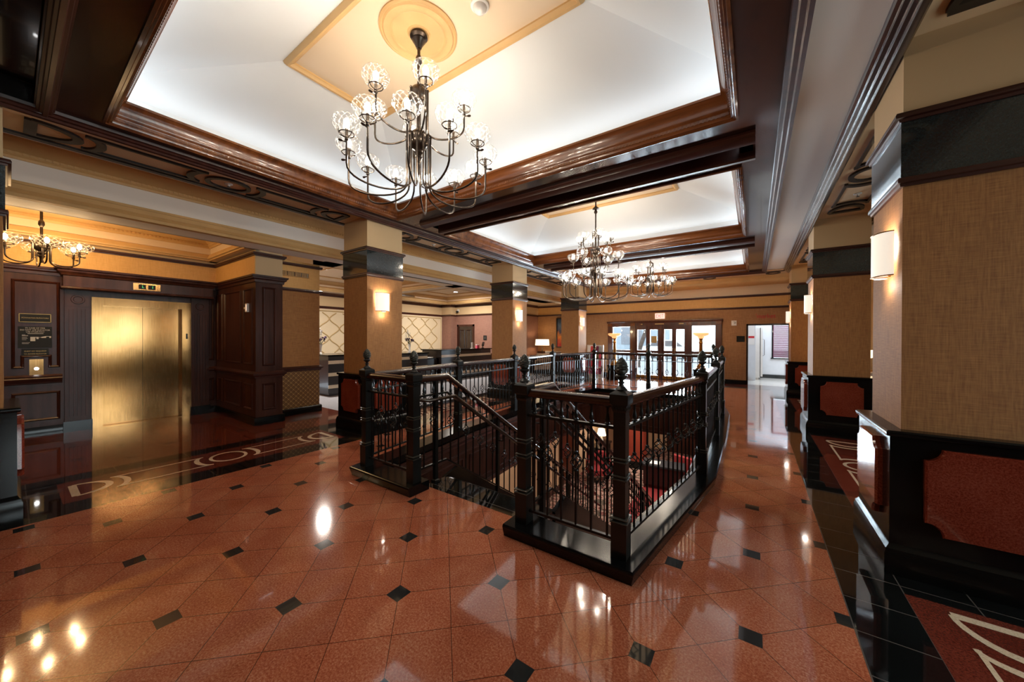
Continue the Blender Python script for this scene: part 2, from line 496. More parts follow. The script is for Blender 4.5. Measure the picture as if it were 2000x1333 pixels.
# ------------------------------------------------------------------ helpers
class MB:
    def __init__(self):
        self.bm = bmesh.new()

    def box(self, x0, y0, z0, x1, y1, z1):
        v = [self.bm.verts.new(p) for p in ((x0, y0, z0), (x1, y0, z0), (x1, y1, z0), (x0, y1, z0), (x0, y0, z1), (x1, y0, z1), (x1, y1, z1), (x0, y1, z1))]
        for f in ((3, 2, 1, 0), (4, 5, 6, 7), (0, 1, 5, 4), (1, 2, 6, 5), (2, 3, 7, 6), (3, 0, 4, 7)):
            self.bm.faces.new([v[i] for i in f])
        return self

    def poly(self, pts):
        self.bm.faces.new([self.bm.verts.new(p) for p in pts])
        return self

    def rings(self, rings, close=True, cap=True, loop=False):
        rv = [[self.bm.verts.new(p) for p in r] for r in rings]
        n = len(rv[0])
        rng = list(range(len(rv) - 1)) + ([len(rv) - 1] if loop else [])
        for i in rng:
            a, b = rv[i], rv[(i + 1) % len(rv)]
            for k in range(n if close else n - 1):
                self.bm.faces.new((a[k], a[(k + 1) % n], b[(k + 1) % n], b[k]))
        if cap and not loop and close and n > 2:
            self.bm.faces.new(rv[0])
            self.bm.faces.new(rv[-1])
        return self

    def prism(self, pts, z0, z1):
        return self.rings([[(x, y, z0) for x, y in pts], [(x, y, z1) for x, y in pts]])

    def lathe(self, prof, n=16, c=(0, 0), cap=True):
        return self.rings([[(c[0] + r * math.cos(2 * PI * k / n), c[1] + r * math.sin(2 * PI * k / n), z) for k in range(n)] for r, z in prof], cap=cap)

    def tube(self, path, r, n=8, loop=False, cap=True):
        P = [Vector(p) for p in path]
        rr = r if isinstance(r, (list, tuple)) else [r] * len(P)
        m = len(P)
        rings = []
        prev = None
        for i, p in enumerate(P):
            if loop:
                d = (P[(i + 1) % m] - P[i - 1]).normalized()
            else:
                d = (P[min(i + 1, m - 1)] - P[max(i - 1, 0)]).normalized()
            if prev is None:
                a = Vector((0, 0, 1)) if abs(d.z) < 0.9 else Vector((1, 0, 0))
                s = d.cross(a).normalized()
            else:
                s = (prev - d * prev.dot(d)).normalized()
            prev = s
            t = d.cross(s)
            rings.append([p + (s * math.cos(2 * PI * k / n) + t * math.sin(2 * PI * k / n)) * rr[i] for k in range(n)])
        return self.rings(rings, cap=cap, loop=loop)

    def sweep(self, path, prof, loop=False, close=True):
        """profile (o, z) carried along a horizontal path with mitred corners; o grows to the right of the direction of travel"""
        m = len(path)
        rings = []
        for i in range(m):
            p = Vector(path[i][:2])
            dirs = []
            if loop or i > 0:
                dirs.append((p - Vector(path[i - 1][:2])).normalized())
            if loop or i < m - 1:
                dirs.append((Vector(path[(i + 1) % m][:2]) - p).normalized())
            ns = [Vector((d.y, -d.x)) for d in dirs]
            if len(ns) == 2:
                b = ns[0] + ns[1]
                b = b / (1 + ns[0].dot(ns[1]))
            else:
                b = ns[0]
            rings.append([(p.x + b.x * o, p.y + b.y * o, z) for o, z in prof])
        return self.rings(rings, close=close, loop=loop)

    def bar(self, P, Q, prof):
        """polygon (side, height) extruded from P to Q, kept upright"""
        P, Q = Vector(P), Vector(Q)
        d = Q - P
        s = Vector((d.y, -d.x, 0)).normalized()
        return self.rings([[A + s * a + Vector((0, 0, h)) for a, h in prof] for A in (P, Q)])

    def xprism(self, pts, x0, x1):
        """polygon (y, z) extruded along x"""
        return self.rings([[(x0, y, z) for y, z in pts], [(x1, y, z) for y, z in pts]])

    def yprism(self, pts, y0, y1):
        return self.rings([[(x, y0, z) for x, z in pts], [(x, y1, z) for x, z in pts]])

    def add_mesh(self, me, mat4):
        b2 = bmesh.new()
        b2.from_mesh(me)
        b2.transform(mat4)
        tmp = bpy.data.meshes.new('t')
        b2.to_mesh(tmp)
        b2.free()
        self.bm.from_mesh(tmp)
        bpy.data.meshes.remove(tmp)
        return self

    def mesh(self, name, mat, smooth=True, ang=0.6):
        bmesh.ops.recalc_face_normals(self.bm, faces=self.bm.faces)
        me = bpy.data.meshes.new(name)
        self.bm.to_mesh(me)
        self.bm.free()
        if smooth and me.polygons:
            me.shade_smooth()
            me.set_sharp_from_angle(angle=ang)
        me.materials.append(mat if not isinstance(mat, str) else M[mat])
        return me

    def build(self, name, mat, parent=None, loc=None, smooth=True, ang=0.6):
        return inst(name, self.mesh(name, mat, smooth, ang), parent, loc)


def inst(name, me, parent=None, loc=None, rz=0.0, rot=None):
    o = bpy.data.objects.new(name, me)
    COL.objects.link(o)
    if parent:
        o.parent = parent
    if loc is not None:
        o.location = loc
    if rot is not None:
        o.rotation_euler = rot
    elif rz:
        o.rotation_euler = (0, 0, rz)
    return o


def tag(o, label, cat, group=None, kind=None):
    if label:
        o['label'] = label
    if cat:
        o['category'] = cat
    if group:
        o['group'] = group
    if kind:
        o['kind'] = kind
    return o


def thing(name, label, cat, loc=(0, 0, 0), rz=0.0, group=None):
    o = bpy.data.objects.new(name, None)
    COL.objects.link(o)
    o.empty_display_size = 0.1
    o.location = loc
    o.rotation_euler = (0, 0, rz)
    return tag(o, label, cat, group)


def struct(name, mb, mat, parent=None, smooth=True):
    o = mb.build(name, mat, parent, smooth=smooth)
    if parent is None:
        o['kind'] = 'structure'
    return o


NTRIM = [0]


def trim(mb, mat):
    NTRIM[0] += 1
    return struct('trim_%d' % NTRIM[0], mb, mat)


def rect(x0, y0, x1, y1):
    """counter-clockwise: the right-hand side of travel is outside"""
    return [(x0, y0), (x1, y0), (x1, y1), (x0, y1)]


def text_mesh(body, size, depth=0.002, align='CENTER'):
    cu = bpy.data.curves.new('lettering', 'FONT')
    cu.body = body
    cu.size = size
    cu.align_x = align
    cu.align_y = 'CENTER'
    cu.extrude = depth
    cu.resolution_u = 3
    o = bpy.data.objects.new('lettering', cu)
    COL.objects.link(o)
    bpy.context.view_layer.update()
    dg = bpy.context.evaluated_depsgraph_get()
    me = bpy.data.meshes.new_from_object(o.evaluated_get(dg))
    bpy.data.objects.remove(o)
    bpy.data.curves.remove(cu)
    return me


def lettering(name, body, size, mat, parent, loc, rot, depth=0.002, sx=1.0):
    me = text_mesh(body, size, depth)
    me.materials.clear()
    me.materials.append(M[mat])
    o = inst(name, me, parent, loc, rot=rot)
    o.scale = (sx, 1, 1)
    return o


FACE_PX = (PI / 2, 0, PI / 2)      # text facing +X
FACE_NY = (PI / 2, 0, 0)           # text facing -Y


def strip(pts, w, closed=False):
    """2-D ribbon of width w (number or list) along pts -> list of quads"""
    P = [Vector(p) for p in pts]
    m = len(P)
    L, Rr = [], []
    for i, p in enumerate(P):
        a = P[i - 1] if (i > 0 or closed) else p
        b = P[(i + 1) % m] if (i < m - 1 or closed) else p
        d = (b - a).normalized()
        n = Vector((-d.y, d.x))
        ww = (w[i] if isinstance(w, list) else w) / 2
        L.append(p + n * ww)
        Rr.append(p - n * ww)
    q = []
    for i in range(m if closed else m - 1):
        j = (i + 1) % m
        q.append((L[i], L[j], Rr[j], Rr[i]))
    return q


def motif(k=1.0, w=0.204, heavy=1.0, circle=True):
    """the lobby's running ornament: D, cartouche, O, cartouche, D; centred on s = 0"""
    q = []
    for sg in (-1, 1):
        f = lambda s: sg * s * k
        # D
        q += strip([(f(1.245), -w), (f(1.245), w)], .055 * heavy)
        n = 14
        q += strip([(f(1.245 - .235 * math.cos(a)), w * math.sin(a)) for a in [(-PI / 2) + PI * i / n for i in range(n + 1)]], [(.026 + .028 * math.cos(a)) * heavy for a in [(-PI / 2) + PI * i / n for i in range(n + 1)]])
        # cartouche
        for e0, dr in ((.985, -1), (.205, 1)):
            q += strip([(f(e0 + dr * .10 * math.cos(a)), w * math.sin(a)) for a in [(-PI / 2) + PI * i / n for i in range(n + 1)]], [(.022 + .03 * math.cos(a)) * heavy for a in [(-PI / 2) + PI * i / n for i in range(n + 1)]])
        for t in (-w, w):
            q += strip([(f(.985), t * .97), (f(.205), t * .97)], .022 * heavy)
    n = 28
    q += strip([(.175 * k * math.cos(2 * PI * i / n), .97 * w * math.sin(2 * PI * i / n)) for i in range(n)], .036 * heavy, True)
    return q


def motif_mesh(mb, cx, cy, z0, z1, **kw):
    for i, quad in enumerate(motif(**kw)):
        mb.prism([(cx + p.y, cy + p.x) for p in quad], z0 - i * .00002, z1)


# ------------------------------------------------------------------ floor
OPEN = [(-3.47, 2.44), (-2.80, 2.44), (-2.80, 2.76), (-1.46, 2.76), (-1.46, 2.44), (-.84, 2.44), (-.60, 4.24), (-.62, 6.05), (-.66, 7.72), (-.95, 9.66), (-3.73, 9.66), (-4.02, 7.74), (-3.86, 5.86), (-3.73, 4.12)]


def poly_hole(mb, outer, hole, z):
    pts = [Vector((x, y, 0)) for x, y in outer], [Vector((x, y, 0)) for x, y in hole]
    allp = list(outer) + list(hole)
    vs = [mb.bm.verts.new((x, y, z)) for x, y in allp]
    for t in tessellate_polygon(pts):
        mb.bm.faces.new([vs[i] for i in t])


mb = MB()
poly_hole(mb, rect(-4.86, -4, .44, 12.9), OPEN, 0)
struct('floor', mb, 'floor', smooth=False)
# black granite border strips
BAYS_L = [(-4, -.93), (.285, 2.96), (4.39, 7.05), (8.55, 11.2), (12.6, 12.9)]
BAYS_R = [(-4, -1.0), (.37, 3.07), (4.33, 7.30), (8.6, 11.5), (12.7, 12.9)]
for side, strips_, xa, xb, bays in (('_left', ((-5.18, -4, -4.86, 12.9), (-6.20, -4, -5.93, 12.9), (-6.2, 12.9, -2.2, 13.2)), -5.93, -5.18, BAYS_L), ('', ((.44, -4, .748, 12.9), (1.50, -4, 1.78, 12.9), (-2.2, 12.9, 1.78, 13.2)), .748, 1.50, BAYS_R)):
    mb = MB()
    for (x0, y0, x1, y1) in strips_:
        mb.poly([(x0, y0, 0), (x1, y0, 0), (x1, y1, 0), (x0, y1, 0)])
    for p_, q_ in zip(bays[:-1], bays[1:]):
        mb.poly([(xa, p_[1], 0), (xb, p_[1], 0), (xb, q_[0], 0), (xa, q_[0], 0)])
    if side:
        mb.poly([(-2.80, 2.465, .001), (-1.46, 2.465, .001), (-1.46, 2.76, .001), (-2.80, 2.76, .001)])
    struct('floor', mb, 'black_tile' + side, smooth=False)
mb = MB()
for x0, x1, bays in ((-5.93, -5.18, BAYS_L), (.748, 1.50, BAYS_R)):
    for a, b in bays:
        mb.poly([(x0, a, 0), (x1, a, 0), (x1, b, 0), (x0, b, 0)])
struct('floor', mb, 'band', smooth=False)
# cream stone ornament set in the bands
mb = MB()
for cx, cys in ((-5.555, (1.62, 5.72, 9.87)), (1.11, (1.735, 5.80, 10.05))):
    for cy in cys:
        for i, quad in enumerate(motif()):
            mb.poly([(cx + p.y, cy + p.x, .0008 + i * .00001) for p in quad])
struct('floor', mb, 'inlay', smooth=False)
# maroon field in the lift lobby, right aisle, and at the far end
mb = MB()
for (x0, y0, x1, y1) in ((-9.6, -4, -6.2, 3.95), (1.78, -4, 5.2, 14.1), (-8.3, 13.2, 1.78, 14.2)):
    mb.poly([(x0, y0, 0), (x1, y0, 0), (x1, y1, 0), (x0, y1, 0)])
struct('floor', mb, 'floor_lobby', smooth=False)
mb = MB()
mb.poly([(-12.2, 3.95, 0), (-6.2, 3.95, 0), (-6.2, 13.2, 0), (-12.2, 13.2, 0)])
struct('floor', mb, 'carpet_grey', smooth=False)
mb = MB()
for y in (12.96, 13.1):
    mb.poly([(-6.0, y, .0008), (.4, y, .0008), (.4, y + .02, .0008), (-6.0, y + .02, .0008)])
struct('floor', mb, 'inlay', smooth=False)
mb = MB()
mb.poly([(-.2, 14.2, 0), (3.2, 14.2, 0), (3.2, 17.2, 0), (-.2, 17.2, 0)])
struct('floor', mb, 'white_tile', smooth=False)

# ------------------------------------------------------------------ stairwell: plinth, fascia, lower lobby
POST = {'P1': (-.72, 2.31), 'P0': (-1.48, 2.31), 'B': (-2.79, 2.31), 'A': (-3.59, 2.31), 'C': (-3.87, 4.08), 'D': (-4.0, 5.86), 'E': (-4.17, 7.82), 'F': (-3.86, 9.82), 'G': (-2.33, 9.82), 'H': (-.82, 9.82), 'P4': (-.51, 7.82), 'P3': (-.472, 6.05), 'P2': (-.455, 4.22)}
PLZ = 0.095
ring = [POST[k] for k in ('P0', 'P1', 'P2', 'P3', 'P4', 'H', 'G', 'F', 'E', 'D', 'C', 'A', 'B')]
ends = [(-1.59, 2.31)] + ring[1:-1] + [(-2.70, 2.31)]
mb = MB()
mb.sweep(ends, [(.12, .012), (.135, .06), (.135, PLZ - .006), (.129, PLZ), (-.12, PLZ), (-.12, 0.0), (.12, 0.0)])
t = thing('stairwell_plinth', 'black granite kerb running round the stairwell under the iron balustrade', 'plinth')
mb.build('kerb', 'black_granite', t)
mb = MB()
mb.sweep(ends, [(.1355, .066), (.138, .070), (.138, PLZ - .012), (.1355, PLZ - .008)])
mb.build('nosing', 'black_granite', t)

mb = MB()
O2 = [OPEN[0]] + [(-2.80, 2.44), (-1.46, 2.44)] + OPEN[5:]
O2ccw = O2


def ring_wall(path, prof, mat, loop=True):
    m_ = MB()
    m_.sweep(path, prof, loop=loop)
    return m_


well = [OPEN[2]] + [OPEN[1], OPEN[0]] + OPEN[:4:-1] + [OPEN[4], OPEN[3]]      # clockwise: right-hand side = inside the well
w2 = ring_wall(well, [(0, 0), (0, -.95), (-.05, -.95), (-.05, 0)], None, loop=False)
struct('wall_stairwell', w2, 'wood_panel')
m_ = MB()
for z, h, o in ((-.02, .04, .03), (-.09, .035, .022), (-.235, .03, .02), (-.88, .07, .035)):
    m_.sweep(well, [(-.01, z), (o, z), (o * .8, z - h * .5), (o * .5, z - h), (-.01, z - h)])
trim(m_, 'wood_trim')
# raised panels on the fascia
m_ = MB()
for i in range(len(well) - 1):
    a, b = Vector(well[i]), Vector(well[i + 1])
    L = (b - a).length
    if L < .7:
        continue
    n = max(1, round(L / .95))
    d = (b - a) / L
    nn = Vector((d.y, -d.x))
    for k in range(n):
        s0, s1 = L * k / n + .09, L * (k + 1) / n - .09
        for q in ((s0, -.33, s1, -.35), (s0, -.78, s1, -.80), (s0, -.33, s0 + .02, -.80), (s1 - .02, -.33, s1, -.80)):
            A, B = a + d * q[0], a + d * q[2]
            m_.rings([[(A.x + nn.x * e, A.y + nn.y * e, z) for e, z in ((0, q[1]), (.014, q[1]), (.014, q[3]), (0, q[3]))], [(B.x + nn.x * e, B.y + nn.y * e, z) for e, z in ((0, q[1]), (.014, q[1]), (.014, q[3]), (0, q[3]))]])
trim(m_, 'wood_trim')
# slab edge under the step, lower ceiling, lower rooms
LZ = -3.2
m_ = MB()
poly_hole(m_, rect(-7, .5, 3, 18), O2, -.95)
struct('ceiling', m_, 'cream', smooth=False)
m_ = MB()
m_.poly([(-7, .5, LZ), (3, .5, LZ), (3, 18, LZ), (-7, 18, LZ)])
struct('floor', m_, 'carpet', smooth=False)
m_ = MB()
m_.poly([(-2.9, 7.3, LZ + .002), (-1.3, 7.3, LZ + .002), (-1.3, 12.6, LZ + .002), (-2.9, 12.6, LZ + .002)])
m_.poly([(-2.9, 12.6, LZ + .002), (3, 12.6, LZ + .002), (3, 14.2, LZ + .002), (-2.9, 14.2, LZ + .002)])
struct('floor', m_, 'red_fabric', smooth=False)
m_ = MB()
m_.box(-5.2, .5, LZ, -5.0, 9.9, -.95)
m_.box(-5.2, 11.0, LZ, -5.0, 15.9, -.95)
m_.box(-5.2, 9.9, -1.25, -5.0, 11.0, -.95)
m_.box(-5.2, 15.9, LZ, 3, 16.1, -.95)
m_.box(2.2, .5, LZ, 2.4, 16, -.95)
m_.box(-5.2, 1.9, LZ, 2.4, 2.1, -.95)
m_.box(-5.6, 9.7, LZ, -5.5, 11.2, -.95)
struct('wall_lower', m_, 'lower_wall', smooth=False)
m_ = MB()
m_.box(-4.99, 9.82, LZ, -4.94, 9.92, -1.18)
m_.box(-4.99, 10.98, LZ, -4.94, 11.08, -1.18)
m_.box(-4.99, 9.82, -1.27, -4.93, 11.08, -1.16)
m_.box(-5.0, .6, LZ, -4.97, 9.82, LZ + .15)
trim(m_, 'wood_trim')
m_ = MB()
m_.box(-5.08, 9.92, LZ, -5.03, 10.98, -1.25)
for y0, y1 in ((10.02, 10.40), (10.50, 10.88)):
    for z0, z1 in ((LZ + .2, LZ + .9), (LZ + 1.0, LZ + 1.8)):
        m_.box(-5.03, y0, z0, -5.02, y1, z1)
struct('door_9', m_, 'wood_door')
lamp('lower_fill_lights', 'AREA', (-2.2, 11.6, -1.0), 75, (1, .86, .72), 4.0, 3.0, (0, 0, -1))  # unseen area lamps added under the lower ceiling to light the lobby below
lamp('lower_fill_lights', 'AREA', (-4.0, 5.5, -1.0), 16, (1, .86, .72), 1.2, 4.0, (0, 0, -1))
lamp('lower_fill_lights', 'AREA', (.8, 7.5, -1.0), 20, (1, .86, .72), 1.5, 4.0, (0, 0, -1))

# staircase
t = thing('staircase', 'dark granite staircase descending between the two iron railings', 'staircase', (-2.13, 2.76, 0))
N = 17
for i in range(N):
    m_ = MB()
    y = i * .285
    z = -(i + 1) * .188
    m_.box(-.66, y, z - .04, .66, y + .32, z)
    m_.box(-.66, y, z - .02, .66, y + .02, z + .188)
    m_.build('tread', 'black_granite', t)
for sx in (-.70, .66):
    m_ = MB()
    m_.xprism([(-.02, .0), (.18, .06), (N * .285 + .2, -N * .188 + .06), (N * .285 + .2, -N * .188 - .36), (-.02, -.44)], sx, sx + .04)
    m_.build('stringer', 'black_granite', t)

# ------------------------------------------------------------------ main ceiling
ZC = 3.50
m_ = MB()
strips = [(-5.10, .13, -4.87, 12.45), (-.13, .13, .26, 12.45), (-4.87, .13, -.13, .50), (-4.87, 3.70, -.13, 4.05), (-4.87, 4.52, -.13, 4.75), (-4.87, 8.0, -.13, 8.32), (-4.87, 8.78, -.13, 9.05), (-4.87, 12.25, -.13, 12.45)]
for x0, y0, x1, y1 in strips:
    m_.box(x0, y0, ZC, x1, y1, ZC + .05)
struct('ceiling', m_, 'wood_dark', smooth=False)
m_ = MB()
for y0, y1 in ((4.05, 4.52), (8.32, 8.78)):
    m_.poly([(-4.87, y0, 3.66), (-.13, y0, 3.66), (-.13, y1, 3.66), (-4.87, y1, 3.66)])
    m_.poly([(-4.87, y0, ZC), (-.13, y0, ZC), (-.13, y0, 3.66), (-4.87, y0, 3.66)])
    m_.poly([(-4.87, y1, ZC), (-.13, y1, ZC), (-.13, y1, 3.66), (-4.87, y1, 3.66)])
    for x in (-4.70, -.02):
        m_.poly([(x, y0, ZC), (x, y1, ZC), (x, y1, 3.66), (x, y0, 3.66)])
    m_.box(-4.88, y0 - .01, ZC, -4.70, y1 + .01, ZC + .04)
    m_.box(-.14, y0 - .01, ZC, -.02, y1 + .01, ZC + .04)
struct('ceiling', m_, 'wood_dark', smooth=False)
# red-brown mouldings round the grooves and along both edges of the timber ceiling
m_ = MB()
for y0, y1 in ((4.05, 4.52), (8.32, 8.78)):
    pr = [(-.05, 3.505), (-.05, 3.48), (-.035, 3.465), (-.03, 3.445), (.03, 3.425), (.07, 3.42), (.085, 3.44), (.085, 3.60), (.06, 3.60), (.06, 3.505)]
    m_.xprism([(y0 + o, z) for o, z in pr], -4.70, .0)
    m_.xprism([(y1 - o, z) for o, z in pr], -4.70, .0)
m_.sweep([(.26, -4), (.26, 12.45), (-5.1, 12.45), (-5.1, -4)], [(-.09, 3.5), (-.085, 3.475), (-.06, 3.47), (-.05, 3.455), (-.02, 3.452), (-.01, 3.435), (.015, 3.43), (.02, 3.505)])
m_.sweep([(-5.08, .19), (.24, .19)], [(-.05, 3.505), (-.05, 3.48), (-.038, 3.475), (-.034, 3.462), (-.018, 3.458), (-.012, 3.446), (.012, 3.444), (.016, 3.455), (.03, 3.458), (.036, 3.47), (.05, 3.474), (.05, 3.505)])
trim(m_, 'wood_trim')
# near dark recessed panel
m_ = MB()
m_.poly([(-5.1, -4, 3.60), (.26, -4, 3.60), (.26, .15, 3.60), (-5.1, .15, 3.60)])
m_.poly([(-5.1, .145, 3.49), (.26, .145, 3.49), (.26, .145, 3.6), (-5.1, .145, 3.6)])
for x in (-5.095, .255):
    m_.poly([(x, -4, 3.49), (x, .145, 3.49), (x, .145, 3.6), (x, -4, 3.6)])
struct('ceiling', m_, 'dark_panel', smooth=False)

# tray crowns, vaults and flat panels
CROWN = [(0, 3.505), (-.006, 3.480), (.012, 3.473), (.018, 3.483), (.030, 3.478), (.036, 3.488), (.048, 3.486), (.053, 3.508), (.058, 3.513), (.058, 3.542), (.064, 3.552), (.072, 3.562), (.074, 3.580), (.080, 3.610), (.094, 3.645), (.114, 3.672), (.124, 3.678), (.124, 3.70), (.10, 3.70), (.07, 3.655), (.02, 3.58)]
TRAY_PANELS = []
for (x0, x1, y0, y1) in TRAYS:
    cw = [(x0, y0), (x0, y1), (x1, y1), (x1, y0)]      # clockwise: right = inward
    m_ = MB()
    m_.sweep(cw, CROWN, loop=True)
    # dentil course
    st = .034
    for k in range(int((x1 - x0 - .1) / st)):
        x = x0 + .06 + k * st
        for y, s in ((y0 + .050, 1), (y1 - .050, -1)):
            ya, yb = sorted((y, y + s * .014))
            m_.box(x, ya, 3.516, x + .019, yb, 3.540)
    for k in range(int((y1 - y0 - .1) / st)):
        y = y0 + .06 + k * st
        for x, s in ((x0 + .050, 1), (x1 - .050, -1)):
            xa, xb = sorted((x, x + s * .014))
            m_.box(xa, y, 3.516, xb, y + .019, 3.540)
    trim(m_, 'wood_crown')
    X0, X1, Y0, Y1 = x0 - .13, x1 + .13, y0 - .13, y1 + .13
    px0, px1, py0, py1 = x0 + 1.04, x1 - 1.03, y0 + 1.08, y1 - 1.05
    ZP = 4.28
    m_ = MB()
    m_.poly([(px0, py0, ZP), (px1, py0, ZP), (px1, py1, ZP), (px0, py1, ZP)])
    o4 = [(X0, Y0), (X1, Y0), (X1, Y1), (X0, Y1)]
    i4 = [(px0, py0), (px1, py0), (px1, py1), (px0, py1)]
    for k in range(4):
        a, b = o4[k], o4[(k + 1) % 4]
        c, d = i4[(k + 1) % 4], i4[k]
        m_.poly([(*a, 3.86), (*b, 3.86), (*c, ZP), (*d, ZP)])
        m_.poly([(*a, 3.55), (*b, 3.55), (*b, 3.86), (*a, 3.86)])
    struct('ceiling', m_, 'white', smooth=False)
    m_ = MB()
    m_.poly([(px0 + .01, py0 + .01, ZP - .004), (px1 - .01, py0 + .01, ZP - .004), (px1 - .01, py1 - .01, ZP - .004), (px0 + .01, py1 - .01, ZP - .004)])
    struct('ceiling', m_, 'cream', smooth=False)
    m_ = MB()
    m_.sweep(rect(px0, py0, px1, py1), [(-.055, ZP), (-.055, ZP - .02), (-.035, ZP - .03), (-.025, ZP - .045), (-.005, ZP - .05), (.012, ZP - .03), (.02, ZP - .01), (.02, ZP)], loop=True)
    trim(m_, 'cornice')
    TRAY_PANELS.append(((px0 + px1) / 2, (py0 + py1) / 2, ZP))

# right: pale flat strip, dark moulding, soffit over the columns, aisle ceiling
m_ = MB()
m_.box(.26, -4, 3.52, .70, 12.45, 3.56)
struct('ceiling', m_, 'grey_ceiling', smooth=False)
m_ = MB()
m_.yprism([(.665, 3.53), (.665, 3.475), (.685, 3.47), (.69, 3.45), (.715, 3.445), (.722, 3.42), (.745, 3.415), (.752, 3.39), (.785, 3.385), (.80, 3.40), (.80, 3.53)], -4, 12.45)
trim(m_, 'wood_dark')
m_ = MB()
m_.box(.80, -4, 3.50, 1.55, 12.9, 3.56)
m_.box(-5.94, -4, 3.50, -5.10, 12.9, 3.56)
m_.box(-5.94, 12.45, 3.50, 1.55, 13.25, 3.56)
struct('ceiling', m_, 'tan', smooth=False)
m_ = MB()
m_.box(-5.87, -4, 3.478, -5.81, 13.1, 3.505)
m_.box(-5.1, 12.62, 3.478, .8, 12.68, 3.505)
for cx, cys in ((-5.55, (1.62, 5.72, 9.87)), (1.13, (1.70, 5.80, 10.05))):
    for cy in cys:
        motif_mesh(m_, cx, cy, 3.477, 3.503, k=1.20, w=.185, heavy=1.35)
for cx in (-3.9, -1.2, .45):
    for quad in strip([(.16 * math.cos(2 * PI * i / 20), .16 * math.sin(2 * PI * i / 20)) for i in range(20)], .04, True):
        m_.prism([(cx + p.x, 12.95 + p.y) for p in quad], 3.477, 3.503)
trim(m_, 'dark_moulding')
m_ = MB()
m_.box(1.55, -4, 3.40, 5.3, 14.3, 3.44)
m_.box(1.53, -4, 3.40, 1.57, 14.3, 3.56)
struct('ceiling', m_, 'cream', smooth=False)

# left beam between lobby and lift hall / front desk, with its cornices
m_ = MB()
m_.box(-6.64, -4, 3.66, -5.92, 13.3, 3.70)
m_.box(-5.96, -4, 3.50, -5.92, 13.3, 3.70)
m_.box(-7.08, -4, 3.05, -6.60, 13.3, 3.72)
struct('ceiling', m_, 'cream_face', smooth=False)
m_ = MB()
m_.yprism([(-6.61, 3.46), (-6.585, 3.46), (-6.58, 3.485), (-6.56, 3.50), (-6.56, 3.53), (-6.53, 3.55), (-6.50, 3.60), (-6.44, 3.635), (-6.43, 3.665), (-6.61, 3.665)], -4, 13.2)
for k in range(int(17 / .05)):
    y = -3.9 + k * .05
    m_.box(-6.57, y, 3.503, -6.545, y + .028, 3.528)
m_.yprism([(-6.61, 3.235), (-6.585, 3.23), (-6.58, 3.20), (-6.545, 3.185), (-6.535, 3.13), (-6.56, 3.10), (-6.545, 3.085), (-6.54, 3.045), (-6.61, 3.04)], -4, 13.2)
trim(m_, 'cornice')
# lift hall tray
m_ = MB()
m_.poly([(-9.4, -4, 3.46), (-7.08, -4, 3.46), (-7.08, 2.6, 3.46), (-9.4, 2.6, 3.46)])
m_.box(-7.10, -4, 3.05, -7.06, 2.5, 3.46)
m_.box(-9.3, 2.32, 3.05, -7.06, 2.50, 3.46)
m_.box(-9.3, -4, 3.05, -8.96, 2.45, 3.46)
struct('ceiling', m_, 'cream', smooth=False)
m_ = MB()
hall = [(-8.96, -4), (-8.96, 2.32), (-7.08, 2.32)]
m_.sweep(hall, [(0, 3.05), (.03, 3.05), (.035, 3.07), (.06, 3.08), (.065, 3.10), (.05, 3.13), (.03, 3.17), (0, 3.18)])
m_.sweep(hall, [(0, 3.30), (.02, 3.30), (.03, 3.33), (.05, 3.34), (.05, 3.37), (.09, 3.40), (.11, 3.44), (.12, 3.46), (0, 3.46)])
for k in range(120):
    y = -3.8 + k * .05
    if y < 2.2:
        m_.box(-8.915, y, 3.343, -8.895, y + .026, 3.368)
trim(m_, 'cornice')

# ------------------------------------------------------------------ left wall: lift hall
XW = -9.10
m_ = MB()
m_.box(XW - .12, -4, 0, XW, .80, 3.46)
m_.box(XW - .12, 2.05, 0, XW, 2.6, 3.46)
m_.box(XW - .12, .80, 2.2, XW, 2.05, 3.46)
struct('wall_left', m_, 'wood_panel')
m_ = MB()
m_.box(XW, -4, 2.62, XW + .012, 2.5, 2.96)
m_.box(XW, 2.438, 2.62, -7.1, 2.45, 2.96)
struct('wall_left', m_, 'frieze', smooth=False)
m_ = MB()
m_.box(XW, -4, 3.0, XW + .012, 2.5, 3.06)
struct('wall_left', m_, 'cream_neck', smooth=False)
hall = [(XW, -4), (XW, 2.45), (-7.10, 2.45), (-7.10, 2.87), (-7.5, 2.87)]
m_ = MB()
m_.sweep(hall, [(0, 2.95), (.03, 2.95), (.035, 2.97), (.05, 2.98), (.05, 3.01), (0, 3.015)])
trim(m_, 'wood_trim')
m_ = MB()
m_.sweep(hall, [(0, 2.50), (.02, 2.50), (.025, 2.54), (.05, 2.56), (.055, 2.585), (.07, 2.59), (.075, 2.62), (0, 2.625)])
m_.sweep([(XW, -4), (XW, .50)], [(0, .80), (.03, .81), (.035, .84), (.05, .86), (.055, .885), (.045, .90), (.05, .92), (.02, .945), (0, .945)])
m_.sweep([(XW, 2.28), (XW, 2.45), (-7.10, 2.45), (-7.10, 2.87), (-7.5, 2.87)], [(0, .82), (.02, .82), (.025, .85), (.05, .87), (.055, .90), (.045, .91), (.02, .935), (0, .935)])
trim(m_, 'wood_trim')
m_ = MB()
m_.sweep([(XW, -4), (XW, .52)], [(0, 0), (.03, 0), (.03, .12), (.022, .135), (0, .135)])
m_.sweep([(XW, 2.25), (XW, 2.45), (-7.10, 2.45), (-7.10, 2.87), (-7.5, 2.87)], [(0, 0), (.03, 0), (.03, .12), (.022, .135), (0, .135)])
NTRIM[0] += 1
struct('baseboard_left', m_, 'black_granite')


